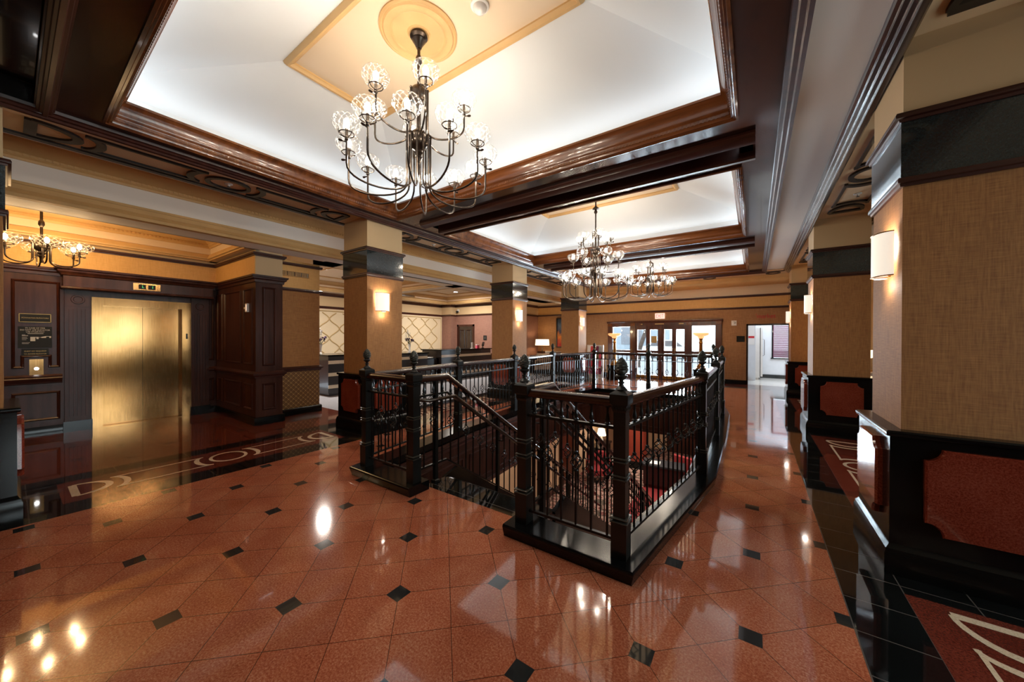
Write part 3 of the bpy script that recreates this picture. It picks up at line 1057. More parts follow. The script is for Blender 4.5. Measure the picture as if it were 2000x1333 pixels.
def panel_frame(mb, y0, y1, z0, z1, x, ax='x', d=1, w=.035, notch=None):
    """raised moulding rectangle on a wall; ax 'x': wall facing +-x at x; ax 'y': wall facing -y at y=x"""
    prof = [(0, 0), (w, 0), (w * .8, .012), (w * .45, .020), (w * .2, .012)]
    if notch:
        n0, n1, nz = notch
        path = [(y0, z0), (n0, z0), (n0, nz), (n1, nz), (n1, z0), (y1, z0), (y1, z1), (y0, z1)]
    else:
        path = rect(y0, z0, y1, z1)
    m = len(path)
    rings = []
    for i in range(m):
        p = Vector(path[i])
        d0 = (p - Vector(path[i - 1])).normalized()
        d1 = (Vector(path[(i + 1) % m]) - p).normalized()
        n0_, n1_ = Vector((-d0.y, d0.x)), Vector((-d1.y, d1.x))
        b = (n0_ + n1_) / (1 + n0_.dot(n1_))
        r = []
        for o, h in prof:
            q = p + b * o
            r.append((x + d * h, q.x, q.y) if ax == 'x' else (q.x, x - d * h, q.y))
        rings.append(r)
    mb.rings(rings, loop=True)


m_ = MB()
for y0, y1 in ((-2.9, -1.75), (-1.55, -.45), (.03, .48)):
    if y0 > 0:
        panel_frame(m_, y0, y1, 1.05, 2.40, XW, notch=(.145, .365, 1.215))
    else:
        panel_frame(m_, y0, y1, 1.05, 2.40, XW)
    panel_frame(m_, y0, y1, .23, .68, XW)
panel_frame(m_, 2.30, 2.41, 1.07, 2.35, XW)
panel_frame(m_, 2.30, 2.41, .25, .70, XW)
for x0, x1 in ((-9.02, -8.72), (-8.60, -7.75), (-7.62, -7.22)):
    panel_frame(m_, x0, x1, 1.05, 2.40, 2.45, 'y')
    panel_frame(m_, x0, x1, .25, .72, 2.45, 'y')
panel_frame(m_, 2.55, 2.76, 1.03, 2.42, -7.10)
panel_frame(m_, 2.55, 2.76, .25, .72, -7.10)
trim(m_, 'wood_trim')
# panelled return and pier end
m_ = MB()
m_.box(XW, 2.45, 0, -7.10, 2.87, 2.62)
struct('wall_left', m_, 'wood_panel')
m_ = MB()
m_.box(XW, 2.45, 2.62, -7.10, 2.87, 3.05)
struct('wall_left', m_, 'cream_neck', smooth=False)
# papered pier
m_ = MB()
m_.box(-8.9, 2.87, .90, -7.50, 3.73, 2.46)
struct('wall_left', m_, 'grass', smooth=False)
m_ = MB()
m_.box(-8.9, 2.87, 2.46, -7.50, 3.73, 3.05)
struct('wall_left', m_, 'frieze', smooth=False)
m_ = MB()
m_.box(-8.9, 2.87, .13, -7.50, 3.73, .90)
struct('wall_left', m_, 'quilt', smooth=False)
pier = [(-7.50, 2.87), (-7.50, 3.73), (-8.9, 3.73)]
m_ = MB()
m_.sweep(pier, [(0, .86), (.02, .86), (.03, .89), (.05, .90), (.055, .925), (.02, .955), (0, .955)])
m_.sweep(pier, [(0, 2.45), (.02, 2.45), (.03, 2.47), (.045, 2.48), (.045, 2.505), (0, 2.515)])
m_.sweep(pier, [(0, 2.95), (.03, 2.95), (.045, 2.97), (.045, 3.0), (0, 3.005)])
trim(m_, 'wood_trim')
m_ = MB()
m_.sweep(pier, [(0, 0), (.035, 0), (.035, .115), (.025, .135), (-.2, .135), (-.2, 0)])
struct('baseboard_left', m_, 'black_granite')
t = thing('air_vent', 'ochre slotted air grille high on the papered pier beside the lift hall', 'vent', (-7.498, 3.25, 2.79))
m_ = MB()
panel_frame(m_, -.27, .27, -.055, .055, 0, w=.018)
m_.build('frame', 'cornice', t)
m_ = MB()
m_.box(0, -.26, -.045, .004, .26, .045)
m_.build('backing', 'wood_dark', t)
m_ = MB()
for k in range(4):
    for j in range(7):
        y = -.25 + k * .126 + j * .0165
        m_.box(.003, y, -.043, .010, y + .007, .043)
m_.build('louvre', 'cornice', t)

# lift
t = thing('elevator', 'wide brass elevator with two sliding doors in a polished brass frame', 'elevator', (XW, 1.42, 0))
m_ = MB()
m_.box(-.10, -.62, 0, .03, -.50, 2.07)
m_.box(-.10, .50, 0, .03, .63, 2.07)
m_.box(-.10, -.62, 2.07, .03, .63, 2.20)
m_.build('door_frame', 'brass', t)
for y0, y1 in ((-.50, -.012), (-.008, .50)):
    m_ = MB()
    m_.box(-.13, y0, .01, -.10, y1, 2.08)
    m_.build('door_panel', 'brass', t)
m_ = MB()
m_.box(-.16, -.6, 0, -.135, .6, 2.2)
m_.build('gap_light_blocker', 'black_plastic', t)  # black sheet added to stop light leaking through the door gap
m_ = MB()
m_.box(-.13, -.5, 0, .03, .5, .008)
m_.build('sill', 'brass', t)
m_ = MB()
m_.box(-.104, .555, 1.50, .034, .580, 1.60)
m_.build('sensor', 'black_plastic', t)
t = thing('elevator_surround', 'dark mahogany surround with fluted pilasters and a deep lintel framing the brass elevator', 'door surround', (XW, 1.42, 0))
for y0 in (-.90, .63):
    m_ = MB()
    w = .27
    m_.box(0, y0, .15, .045, y0 + w, 2.32)
    for k in range(5):
        y = y0 + .045 + k * .042
        m_.box(.045, y, .25, .060, y + .022, 1.98)
    m_.box(.045, y0 + .01, 2.02, .052, y0 + w - .01, 2.26)
    m_.rings([[(.052 + e, y0 + w / 2 + r * math.cos(2 * PI * k / 20), 2.14 + r * math.sin(2 * PI * k / 20)) for k in range(20)] for e, r in ((0, .075), (.015, .07), (.015, .05), (.004, .045))])
    p_ = m_.build('pilaster', 'wood_panel', t)
    m_ = MB()
    m_.box(0, y0 - .015, 0, .065, y0 + w + .015, .17)
    m_.build('plinth_block', 'black_granite', p_)
m_ = MB()
m_.box(0, -.92, 2.30, .20, .92, 2.53)
m_.sweep([(0, -.92), (.20, -.92), (.20, .92), (0, .92)], [(0, 2.50), (.02, 2.51), (.03, 2.54), (.055, 2.56), (.06, 2.585), (.085, 2.595), (.09, 2.625), (-.1, 2.625), (-.1, 2.5)])
m_.sweep([(0, -.92), (.20, -.92), (.20, .92), (0, .92)], [(0, 2.335), (.018, 2.33), (.022, 2.305), (.005, 2.29), (-.1, 2.29), (-.1, 2.335)])
m_.build('lintel', 'wood_panel', t)
t = thing('floor_indicator', 'brass floor indicator plate with two green displays on the elevator lintel', 'indicator', (XW + .20, 1.42, 2.42))
m_ = MB()
m_.box(0, -.17, -.06, .008, .17, .06)
m_.build('plate', 'brass', t)
for y in (-.06, .06):
    m_ = MB()
    m_.box(.008, y - .045, -.04, .010, y + .045, .04)
    d_ = m_.build('display', 'sign_black', t)
    lettering('digit', 'L' if y < 0 else '1', .06, 'led_green', d_, (.011, y + .01, 0), FACE_PX, .0005)

# plates beside the lift
t = thing('elevator_plaque', 'small black plaque with a gold border above the fire notice beside the elevator', 'sign', (XW + .002, .245, 1.82))
m_ = MB()
m_.box(0, -.15, -.07, .010, .15, .07)
m_.build('plate', 'sign_black', t)
m_ = MB()
for q in ((-.148, .058, .148, .066), (-.148, -.066, .148, -.058), (-.148, -.066, -.140, .066), (.140, -.066, .148, .066)):
    m_.box(.010, q[0], q[1], .013, q[2], q[3])
m_.build('border', 'gold_text', t)
lettering('lettering', 'POWHATAN ELEVATORS', .026, 'gold_text', t, (.0112, 0, 0), FACE_PX, .0005, .84)
t = thing('fire_notice', 'black fire notice with white lettering and floor plan beside the elevator', 'sign', (XW + .002, .245, 1.525))
m_ = MB()
m_.box(0, -.155, -.165, .008, .155, .165)
m_.build('plate', 'sign_black', t)
for z, s_, b in ((.140, .031, 'IN CASE OF FIRE'), (.110, .031, 'DO NOT USE ELEVATOR'), (.080, .031, 'USE STAIRWAY')):
    lettering('lettering', b, s_, 'white_text', t, (.0085, 0, z), FACE_PX, .0004, .8)
m_ = MB()
for q in ((-.07, .052, .075, .058), (-.12, .035, -.09, .040), (-.12, .018, -.065, .026), (-.12, -.005, -.075, -.001), (-.12, -.02, -.07, -.016), (-.12, -.04, -.08, -.036), (-.12, -.085, -.05, -.080), (-.12, -.10, -.06, -.096)):
    m_.box(.008, q[0], q[1], .0095, q[2], q[3])
m_.build('small_print', 'white_text', t)['kind'] = 'stuff'
m_ = MB()
m_.poly([(.0095, y, z) for y, z in ((-.045, .005), (.03, .005), (.03, .0), (.055, .0), (.055, .005), (.10, .018), (.147, .018), (.147, -.010), (.130, -.010), (.130, .010), (.10, .010), (.10, -.010), (.055, -.010), (.055, -.004), (.03, -.004), (.03, -.028), (.01, -.028), (.01, -.004), (0, -.004), (0, -.06), (-.045, -.06))])
m_.build('floor_plan', 'white_text', t, smooth=False)
t = thing('key_notice', 'narrow dark plate with two faint lines of lettering under the fire notice', 'sign', (XW + .002, .245, 1.29))
m_ = MB()
m_.box(0, -.125, -.06, .007, .125, .06)
m_.build('plate', 'sign_black', t)
for z, b in ((.02, 'GUEST KEY REQUIRED'), (-.022, 'TO ACCESS ELEVATOR')):
    lettering('lettering', b, .028, 'gold_text', t, (.0075, 0, z), FACE_PX, .0004, .72)
t = thing('call_button_plate', 'brass elevator call plate with one round button in the notch of the wood panel', 'call button', (XW + .002, .255, 1.04))
m_ = MB()
m_.box(0, -.065, -.145, .008, .065, .145)
m_.build('plate', 'brass', t)
m_ = MB()
m_.rings([[(.008 + e, r * math.cos(2 * PI * k / 16), r * math.sin(2 * PI * k / 16)) for k in range(16)] for e, r in ((0, .022), (.006, .022), (.009, .016))])
m_.build('button', 'downlight', t)
t = thing('door_chime', 'small cream wall box with a side lever on the panelled return wall', 'switch', (-7.42, 2.447, 2.06))
m_ = MB()
m_.box(-.045, -.035, -.075, .045, 0, .075)
m_.build('housing', 'white_plastic', t)
m_ = MB()
m_.box(-.11, -.03, -.02, -.045, -.012, .015)
m_.build('lever', 'white_plastic', t)
m_ = MB()
m_.box(.0, -.037, -.055, .03, -.035, .055)
m_.build('faceplate', 'exit_white', t)

# ------------------------------------------------------------------ front desk area
m_ = MB()
m_.box(-12.1, 2.8, 0, -11.9, 12, 3.5)
m_.box(-12.1, 2.8, 0, -8.8, 2.95, 3.5)
struct('wall_desk', m_, 'mauve_wall', smooth=False)
m_ = MB()
m_.box(-12.1, 11.75, 0, -8.36, 11.95, 3.5)
m_.box(-8.40, 11.75, 0, -8.30, 14.3, 3.5)
struct('wall_desk', m_, 'mauve_wall', smooth=False)
m_ = MB()
m_.box(-11.9, 11.45, 0, -11.3, 11.76, 3.5)
struct('wall_desk', m_, 'mauve_wall', smooth=False)
dk = [(-11.9, 2.95), (-11.9, 11.45), (-11.3, 11.45), (-11.3, 11.75), (-8.30, 11.75), (-8.30, 14.10)]
m_ = MB()
m_.sweep(dk, [(0, 2.55), (.02, 2.55), (.02, 2.96), (0, 2.96)])
struct('wall_desk', m_, 'cream_neck', smooth=False)
m_ = MB()
m_.sweep(dk, [(0, 2.53), (.03, 2.53), (.04, 2.55), (.05, 2.57), (.05, 2.595), (0, 2.60)])
m_.sweep(dk, [(0, 2.93), (.03, 2.93), (.045, 2.95), (.05, 2.97), (.05, 3.0), (0, 3.005)])
trim(m_, 'wood_trim')
m_ = MB()
m_.poly([(-12, 2.9, 3.36), (-7.06, 2.9, 3.36), (-7.06, 14.2, 3.36), (-12, 14.2, 3.36)])
for q in ((-12, 3.6, -7.0, 4.0), (-12, 7.3, -7.0, 7.7), (-11.95, 11.3, -7.0, 14.2), (-12, 3, -11.4, 11.8), (-7.5, 3.6, -7.0, 13.2)):
    m_.box(q[0], q[1], 3.05, q[2], q[3], 3.36)
struct('ceiling', m_, 'cream', smooth=False)
m_ = MB()
for y0, y1 in ((4.0, 7.3), (7.7, 11.3)):
    cw = [(-11.4, y0), (-11.4, y1), (-7.5, y1), (-7.5, y0)]
    m_.sweep(cw, [(0, 3.04), (.03, 3.04), (.04, 3.07), (.07, 3.09), (.08, 3.13), (.03, 3.17), (0, 3.18)], loop=True)
    m_.sweep(cw, [(0, 3.24), (.05, 3.26), (.10, 3.32), (.12, 3.36), (0, 3.36)], loop=True)
    m_.sweep([(-10.5, y0 + .8), (-10.5, y1 - .8), (-8.4, y1 - .8), (-8.4, y0 + .8)], [(-.03, 3.36), (-.03, 3.335), (0, 3.325), (.03, 3.34), (.03, 3.36)], loop=True)
trim(m_, 'cornice')
for (x, y), lb in zip(((-9.37, 4.77), (-9.66, 10.04)), ('round lit ceiling downlight above the desk nearest the lift hall', 'round lit ceiling downlight in the far coffer above the front desk')):
    t = thing('downlight', lb, 'ceiling light', (x, y, 3.352), group='downlights over the front desk')
    m_ = MB()
    m_.lathe([(.11, .006), (.11, -.006), (.085, -.010), (.08, .0)], 20)
    m_.build('trim_ring', 'white', t)
    m_ = MB()
    m_.lathe([(.08, -.002), (.05, -.006), (.001, -.007)], 16)
    m_.build('lens', 'downlight', t)
    lamp('downlight_beam', 'AREA', (0, 0, -.03), 110, (1, .93, .84), .14, .14, (0, 0, -1), t)
for (x, y, ax), lb in zip(((-8.2, 6.6, 'x'), (-11.32, 8.9, 'y'), (-11.32, 5.0, 'y')), ('slotted ceiling air grille near the middle of the desk area', 'long air grille on the ceiling edge over the cream relief wall', 'long air grille glimpsed left of the near lobby column')):
    t = thing('ceiling_vent', lb, 'vent', (x, y, 3.22 if ax == 'y' else 3.355))
    m_ = MB()
    if ax == 'y':
        m_.box(-.10, -.6, -.045, -.06, .6, .045)
    else:
        m_.box(-.35, -.06, -.012, .35, .06, 0)
    m_.build('frame', 'cornice', t)
    m_ = MB()
    for k in range(22):
        if ax == 'y':
            y_ = -.56 + k * .051
            m_.box(-.062, y_, -.032, -.055, y_ + .03, .032)
        else:
            x_ = -.32 + k * .029
            m_.box(x_, -.045, -.016, x_ + .016, .045, -.011)
    m_.build('slots', 'wood_dark', t)

# cream relief wall behind the desk (ogee lattice)
t = thing('relief_panel', 'cream wall panel with a gilt ogee lattice behind the front desk', 'wall panel', (-11.89, 7.1, 0))
m_ = MB()
m_.box(0, -3.9, .78, .03, 4.33, 2.50)
m_.build('field', 'plaster', t)
m_ = MB()
cw_, ch_ = .70, .66
z0_, z1_ = 1.02, 2.38
for k in range(-11, 12):
    pts = []
    n = 66
    for i in range(n + 1):
        z = z0_ + (z1_ - z0_) * i / n
        u_ = (z - z0_) / (ch_ / 2) + .5
        tt_ = u_ - math.floor(u_)
        s = (-1 + 2 * tt_ - .15 * math.sin(2 * PI * tt_) * (1 if .02 < tt_ < .98 else 0)) * (1 if math.floor(u_) % 2 == 0 else -1)
        y = k * cw_ / 2 + (1 if k % 2 == 0 else -1) * cw_ / 4 * s
        pts.append((.034, y, z))
    if -3.8 < k * cw_ / 2 < 4.05:
        m_.tube(pts, .019, 6)
panel_frame(m_, -3.85, 4.28, .86, 2.45, .03)
m_.build('lattice', 'relief', t)

# desk units
DL = ['dark walnut desk unit with cream stripes left of the near column', 'dark walnut desk unit with a cream stripe right of the near column', 'tall dark walnut desk unit with a cream stripe at the far desk end']
for (y0, y1, h), lb in zip(((4.75, 6.3, 1.08), (6.45, 8.10, 1.05), (8.75, 11.55, 1.12)), DL):
    t = thing('desk_unit', lb, 'reception desk', (-9.55, (y0 + y1) / 2, 0), group='front desk units')
    a, b = y0 - (y0 + y1) / 2, y1 - (y0 + y1) / 2
    m_ = MB()
    m_.box(-.55, a, .08, .45, b, h - .04)
    m_.box(-.5, a + .04, 0, .40, b - .04, .08)
    m_.build('carcass', 'wood_desk', t)
    m_ = MB()
    m_.box(-.60, a - .03, h - .04, .50, b + .03, h)
    m_.build('counter_top', 'black_granite', t)
    for z in ((.84, .93), (.52, .61), (.20, .29)):
        m_ = MB()
        m_.box(.45, a, z[0], .462, b, z[1])
        o_ = m_.build('stripe', 'inlay', t)
t = thing('desk_return', 'low dark desk shelf with papers between the two desk units', 'reception desk', (-9.65, 8.41, 0), group='front desk units')
m_ = MB()
m_.box(-.4, -.29, 0, .38, .29, .80)
m_.build('carcass', 'wood_desk', t)
m_ = MB()
m_.box(-.42, -.29, .80, .42, .29, .83)
m_.build('counter_top', 'black_granite', t)
t = thing('paper_stack', 'pale stack of papers on the low desk shelf', 'paper', (-9.45, 8.43, .83))
m_ = MB()
for i in range(4):
    m_.box(-.11 + i * .003, -.16 + i * .006, i * .006, .11 + i * .003, .14 + i * .006, i * .006 + .005)
m_.build('sheets', 'paper', t)
t = thing('card_holder', 'white upright card standing on the tall desk counter', 'card', (-9.3, 10.62, 1.12))
m_ = MB()
m_.box(-.05, -.06, 0, .05, .06, .012)
m_.build('foot', 'white_plastic', t)
m_ = MB()
m_.box(-.006, -.055, .012, .006, .055, .24)
m_.build('card', 'paper', t)
t = thing('pink_card_box', 'small pink card box standing on the tall desk counter', 'box', (-9.3, 10.95, 1.12))
m_ = MB()
m_.box(-.04, -.075, 0, .04, .075, .13)
m_.build('body', 'pink', t)
m_ = MB()
m_.box(-.042, -.078, .13, .042, .078, .15)
m_.build('lid', 'paper', t)
t = thing('card_terminal', 'black card terminal leaning on its stand at the end of the tall desk counter', 'terminal', (-9.3, 11.28, 1.12))
m_ = MB()
m_.lathe([(.06, 0), (.06, .015), (.02, .03), (.02, .12), (.012, .14)], 14)
m_.build('stand', 'black_plastic', t)
m_ = MB()
m_.rings([[(-.02 + .05 * s, -.05, .10 + .16 * s), (.02 + .05 * s, -.05, .08 + .16 * s), (.02 + .05 * s, .05, .08 + .16 * s), (-.02 + .05 * s, .05, .10 + .16 * s)] for s in (0, .3, 1)])
h_ = m_.build('handset', 'black_plastic', t)
m_ = MB()
m_.rings([[(.026 + .05 * s, -.04, .09 + .15 * s), (.030 + .05 * s, -.04, .09 + .15 * s), (.030 + .05 * s, .04, .09 + .15 * s), (.026 + .05 * s, .04, .09 + .15 * s)] for s in (.3, 1)])
m_.build('screen', 'steel', h_)


def flowers(loc, seed, label):
    random.seed(seed)
    t = thing('flower_vase', label, 'flowers', loc, group='flower vases on the desk')
    m_ = MB()
    m_.lathe([(.045, 0), (.05, .01), (.03, .06), (.03, .16), (.05, .26), (.055, .27), (.045, .27), (.025, .18)], 16)
    m_.build('vase', 'ceramic', t)
    m_ = MB()
    heads, pale = [], []
    for i in range(9):
        a = 2 * PI * i / 9
        p = Vector((.13 * math.cos(a) * random.uniform(.5, 1), .15 * math.sin(a) * random.uniform(.6, 1), .40 + random.uniform(-.03, .05)))
        m_.tube([(0, 0, .2), (p.x * .4, p.y * .4, .32), p], .004, 5)
        heads.append(p)
    for i in range(6):
        p = Vector((random.uniform(-.10, .06), random.uniform(-.22, .02), .55 + random.uniform(0, .18)))
        m_.tube([(0, 0, .2), (p.x * .3, p.y * .3, .40), p], .003, 5)
        pale.append(p)
    m_.build('stems', 'leaf', t)
    for p in heads:
        m_ = MB()
        for k in range(16):
            d = Vector((random.gauss(0, 1), random.gauss(0, 1), random.gauss(.3, 1))).normalized()
            s = d.cross(Vector((.3, .2, 1))).normalized() * .02
            c = p + d * .03
            m_.poly([p, c + s, c + d * .028, c - s])
        m_.build('blossom', 'purple', t)
    for p in pale:
        m_ = MB()
        for k in range(22):
            q = p + Vector((random.gauss(0, .014), random.gauss(0, .014), random.uniform(-.10, .05)))
            d = Vector((random.gauss(0, 1), random.gauss(0, 1), random.gauss(.4, .6))).normalized() * .026
            s = d.cross(Vector((0, .2, 1))).normalized() * .011
            m_.poly([q, q + d * .5 + s, q + d, q + d * .5 - s])
        m_.build('spray', 'paleflower', t)


flowers((-9.75, 7.88, 1.05), 3, 'vase of purple and pale flowers on the desk right of the near column')
flowers((-9.9, 4.95, 1.08), 5, 'vase of purple flowers peeping out left of the near column')
t = thing('security_camera', 'small white dome security camera on the cream frieze beside the desk wall corner', 'camera', (-11.1, 11.73, 2.77))
m_ = MB()
m_.box(-.05, -.04, -.05, .05, .02, .07)
m_.build('bracket', 'white_plastic', t)
m_ = MB()
m_.lathe([(.065, .0), (.065, -.03), (.055, -.07), (.03, -.095), (.002, -.10)], 16, (0, -.09))
m_.build('dome', 'black_plastic', t)
m_ = MB()
m_.box(-11.10, 11.735, 0, -10.24, 11.76, 2.06)
for x0, x1 in ((-11.00, -10.72), (-10.62, -10.34)):
    for z0, z1 in ((.25, .9), (1.05, 1.9)):
        panel_frame(m_, x0, x1, z0, z1, 11.735, 'y')
dd = struct('door_8', m_, 'wood_dark')
m_ = MB()
for q in ((-11.18, 0, -11.10, 2.14), (-10.24, 0, -10.16, 2.14), (-11.18, 2.06, -10.16, 2.14)):
    m_.box(q[0], 11.715, q[1], q[2], 11.75, q[3])
m_.build('door_frame', 'wood_panel', dd)
m_ = MB()
m_.box(-11.05, 11.70, 1.0, -11.00, 11.735, 1.14)
m_.build('door_handle', 'gold', dd)
t = thing('room_sign', 'small black square sign beside the dark door behind the desk', 'sign', (-9.55, 11.745, 1.55))
m_ = MB()
m_.box(-.09, -.012, -.10, .09, 0, .10)
m_.build('plate', 'sign_black', t)
m_ = MB()
for z in (.03, 0, -.03):
    m_.box(-.05, -.014, z - .006, .05, -.012, z + .004)
m_.build('marking', 'steel', t)

# ------------------------------------------------------------------ far wall with the entrance
YF = 14.10
m_ = MB()
m_.box(-8.4, YF, 0, -4.94, YF + .15, 3.6)
m_.box(-.93, YF, 0, -.20, YF + .15, 3.6)
m_.box(-4.94, YF, 2.17, -.93, YF + .15, 3.6)
m_.box(-.20, YF, 2.0, .92, YF + .15, 3.6)
m_.box(.92, YF, 0, 5.3, YF + .15, 3.6)
struct('wall_far', m_, 'brown_wall', smooth=False)
fr = [(-8.3, YF), (5.2, YF)]
m_ = MB()
m_.sweep(fr, [(0, 2.60), (.012, 2.60), (.012, 2.94), (0, 2.94)])
struct('wall_far', m_, 'frieze', smooth=False)
m_ = MB()
m_.sweep(fr, [(0, 3.0), (.012, 3.0), (.012, 3.5), (0, 3.5)])
struct('wall_far', m_, 'cream', smooth=False)
m_ = MB()
m_.sweep(fr, [(0, 2.54), (.03, 2.54), (.05, 2.57), (.05, 2.60), (0, 2.61)])
m_.sweep(fr, [(0, 2.93), (.03, 2.93), (.05, 2.96), (.05, 3.0), (0, 3.01)])
m_.sweep([(-8.3, YF), (-5.1, YF)], [(0, .86), (.03, .87), (.045, .90), (.03, .94), (0, .94)])
trim(m_, 'wood_trim')
m_ = MB()
m_.sweep([(-6.55, 13.26), (1.6, 13.26)], [(.10, 3.50), (.05, 3.50), (.02, 3.44), (-.02, 3.40), (-.03, 3.33), (-.08, 3.30), (-.84, 3.30), (-.84, 3.5)])
trim(m_, 'cornice')
m_ = MB()
m_.sweep([(-8.3, YF), (-4.98, YF)], [(0, 0), (.03, 0), (.03, .13), (0, .14)])
m_.sweep([(-.93, YF), (-.20, YF)], [(0, 0), (.03, 0), (.03, .13), (0, .14)])
m_.sweep([(.92, YF), (5.2, YF)], [(0, 0), (.03, 0), (.03, .13), (0, .14)])
struct('baseboard_far', m_, 'black_granite')

# entrance joinery
m_ = MB()
for x0, x1 in ((-4.94, -4.76), (-4.04, -3.84), (-2.96, -2.90 + .04), (-2.02, -1.86), (-1.10, -.93)):
    m_.box(x0, YF - .06, 0, x1, YF + .08, 2.03)
m_.box(-4.94, YF - .06, 2.03, -.93, YF + .08, 2.17)
m_.sweep([(-4.97, YF - .06), (-.90, YF - .06)], [(0, 2.14), (.03, 2.15), (.045, 2.19), (.06, 2.20), (.06, 2.22), (-.1, 2.22), (-.1, 2.14)])
ef = struct('trim_90', m_, 'wood_door')
for x in (-4.85, -3.94, -1.94, -1.015):
    m_ = MB()
    m_.box(x - .085, YF - .075, 2.03, x + .085, YF - .06, 2.16)
    m_.rings([[(x + r * math.cos(2 * PI * k / 16), YF - .075 - e, 2.095 + r * math.sin(2 * PI * k / 16)) for k in range(16)] for e, r in ((0, .05), (.012, .045), (.012, .03), (.003, .025))])
    m_.build('corner_block', 'wood_crown', ef)


def glazed(name, x0, x1, mat, bars, door=True):
    """stiles, rails and two panes"""
    st = .075 if door else .02
    m_ = MB()
    y0, y1 = YF - .02, YF + .03
    m_.box(x0, y0, 0, x0 + st, y1, 2.03)
    m_.box(x1 - st, y0, 0, x1, y1, 2.03)
    zs = [(0, .13), (.86, 1.08), (1.88 if door else 2.00, 2.03)]
    for z0, z1 in zs:
        m_.box(x0 + st, y0, z0, x1 - st, y1, z1)
    o = struct(name, m_, mat)
    for z0, z1 in ((zs[0][1], zs[1][0]), (zs[1][1], zs[2][0])):
        m_ = MB()
        m_.box(x0 + st - .005, YF, z0 - .005, x1 - st + .005, YF + .008, z1 + .005)
        m_.build('pane', 'pane', o, smooth=False)
    if door:
        m_ = MB()
        m_.box(x0 + .02, y0 - .006, .02, x1 - .02, y0, .12)
        m_.build('kick_plate', 'gold', o)
        m_ = MB()
        xh = x1 - .035 if bars else x0 + .035
        m_.tube([(xh, y0, .85), (xh, y0 - .05, .87), (xh, y0 - .05, 1.16), (xh, y0, 1.18)], .009, 8)
        m_.build('pull_handle', 'gold', o)
    return o


glazed('window_1', -4.76, -4.04, 'wood_door', None, False)
glazed('door_1', -3.84, -3.37, 'wood_door', True)
glazed('door_2', -3.37, -2.94, 'wood_door', False)
glazed('door_3', -2.86, -2.44, 'wood_door', True)
glazed('door_4', -2.44, -2.02, 'wood_door', False)
glazed('window_2', -1.86, -1.10, 'wood_door', None, False)
t = thing('door_notice', 'orange notice stuck on the second entrance door pane', 'notice', (-3.155, YF - .004, 1.50))
m_ = MB()
m_.box(-.10, -.003, -.13, .10, 0, .13)
m_.build('sheet', 'gold_text', t)
for x, w_ in ((-3.6, .03), (-2.95, .16), (-2.2, .08)):
    t = thing('door_plate', {-3.6: 'small brass plate on the door header above the left pair of doors', -2.95: 'wide brass plate on the door header between the two pairs of doors', -2.2: 'brass plate on the door header above the right pair of doors'}[x], 'plate', (x, YF - .062, 2.09))
    m_ = MB()
    m_.box(-w_, -.006, -.018, w_, 0, .018)
    m_.build('plate', 'gold_text', t)

# outside the doors
m_ = MB()
m_.poly([(-30, YF + .15, -.02), (30, YF + .15, -.02), (30, 60, -.02), (-30, 60, -.02)])
struct('ground', m_, 'concrete', smooth=False)
t = thing('street_building', 'grey building across the street seen through the entrance glass', 'building', (-14, 32, 0))
m_ = MB()
m_.box(-12, 0, 0, 7.0, 6, 12)
m_.build('facade', 'facade', t, smooth=False)
m_ = MB()
for i in range(6):
    for k in range(3):
        m_.box(-11 + i * 3, -.03, 1 + k * 3.4, -9.2 + i * 3, .0, 3.2 + k * 3.4)
m_.build('windows', 'steel', t, smooth=False)
t = thing('street_tree', 'bare leaning tree outside the entrance doors', 'tree', (-5.2, 19.5, 0))
m_ = MB()
m_.tube([(0, 0, 0), (.1, 0, 1.0), (.5, 0, 2.2), (1.1, .1, 3.6), (1.3, .1, 5)], [.14, .12, .1, .07, .04], 8)
m_.tube([(.4, 0, 1.9), (.1, .2, 2.8), (-.2, .3, 4)], [.07, .05, .02], 6)
m_.tube([(.8, 0, 2.9), (1.4, -.2, 3.4), (2.0, -.3, 4.3)], [.05, .04, .02], 6)
m_.build('trunk', 'bark', t)
t = thing('parked_car', 'pale car parked outside beyond the entrance doors', 'car', (-5.6, 30, 0))
m_ = MB()
m_.yprism([(-2.1, .3), (2.1, .3), (2.15, .75), (1.3, .92), (.7, 1.42), (-.9, 1.45), (-1.6, .95), (-2.1, .85)], -.85, .85)
m_.build('body', 'white_plastic', t)
m_ = MB()
m_.yprism([(.62, 1.36), (1.12, .96), (-1.35, .96), (-.85, 1.38)], -.87, .87)
m_.build('side_glass', 'steel', t)
for x in (-1.3, 1.35):
    for y in (-.88, .70):
        m_ = MB()
        m_.rings([[(x + r * math.cos(2 * PI * k / 18), y + e, .32 + r * math.sin(2 * PI * k / 18)) for k in range(18)] for e, r in ((0, .22), (.0, .32), (.18, .32), (.18, .22))])
        m_.build('wheel', 'black_plastic', t)

# market room to the right of the entrance
m_ = MB()
m_.box(-.35, YF + .15, 0, -.20, 17.2, 2.9)
m_.box(-.35, 17.0, 0, .58, 17.2, 2.9)
m_.box(.58, 17.0, 0, 3.2, 17.2, .80)
m_.box(.58, 17.0, 2.15, 3.2, 17.2, 2.9)
m_.box(1.6, 17.0, .80, 3.2, 17.2, 2.15)
m_.box(3.1, YF + .15, 0, 3.25, 17.2, 2.9)
m_.box(-.22, 15.6, 0, .04, 15.8, 2.9)
struct('wall_market', m_, 'off_white', smooth=False)
m_ = MB()
m_.poly([(-.35, YF + .1, 2.9), (3.25, YF + .1, 2.9), (3.25, 17.2, 2.9), (-.35, 17.2, 2.9)])
struct('ceiling', m_, 'white', smooth=False)
m_ = MB()
m_.box(-.20, 16.97, 0, 3.1, 17.0, .14)
m_.box(-.20, YF + .15, 0, -.18, 17.0, .14)
struct('baseboard_market', m_, 'slate')
m_ = MB()
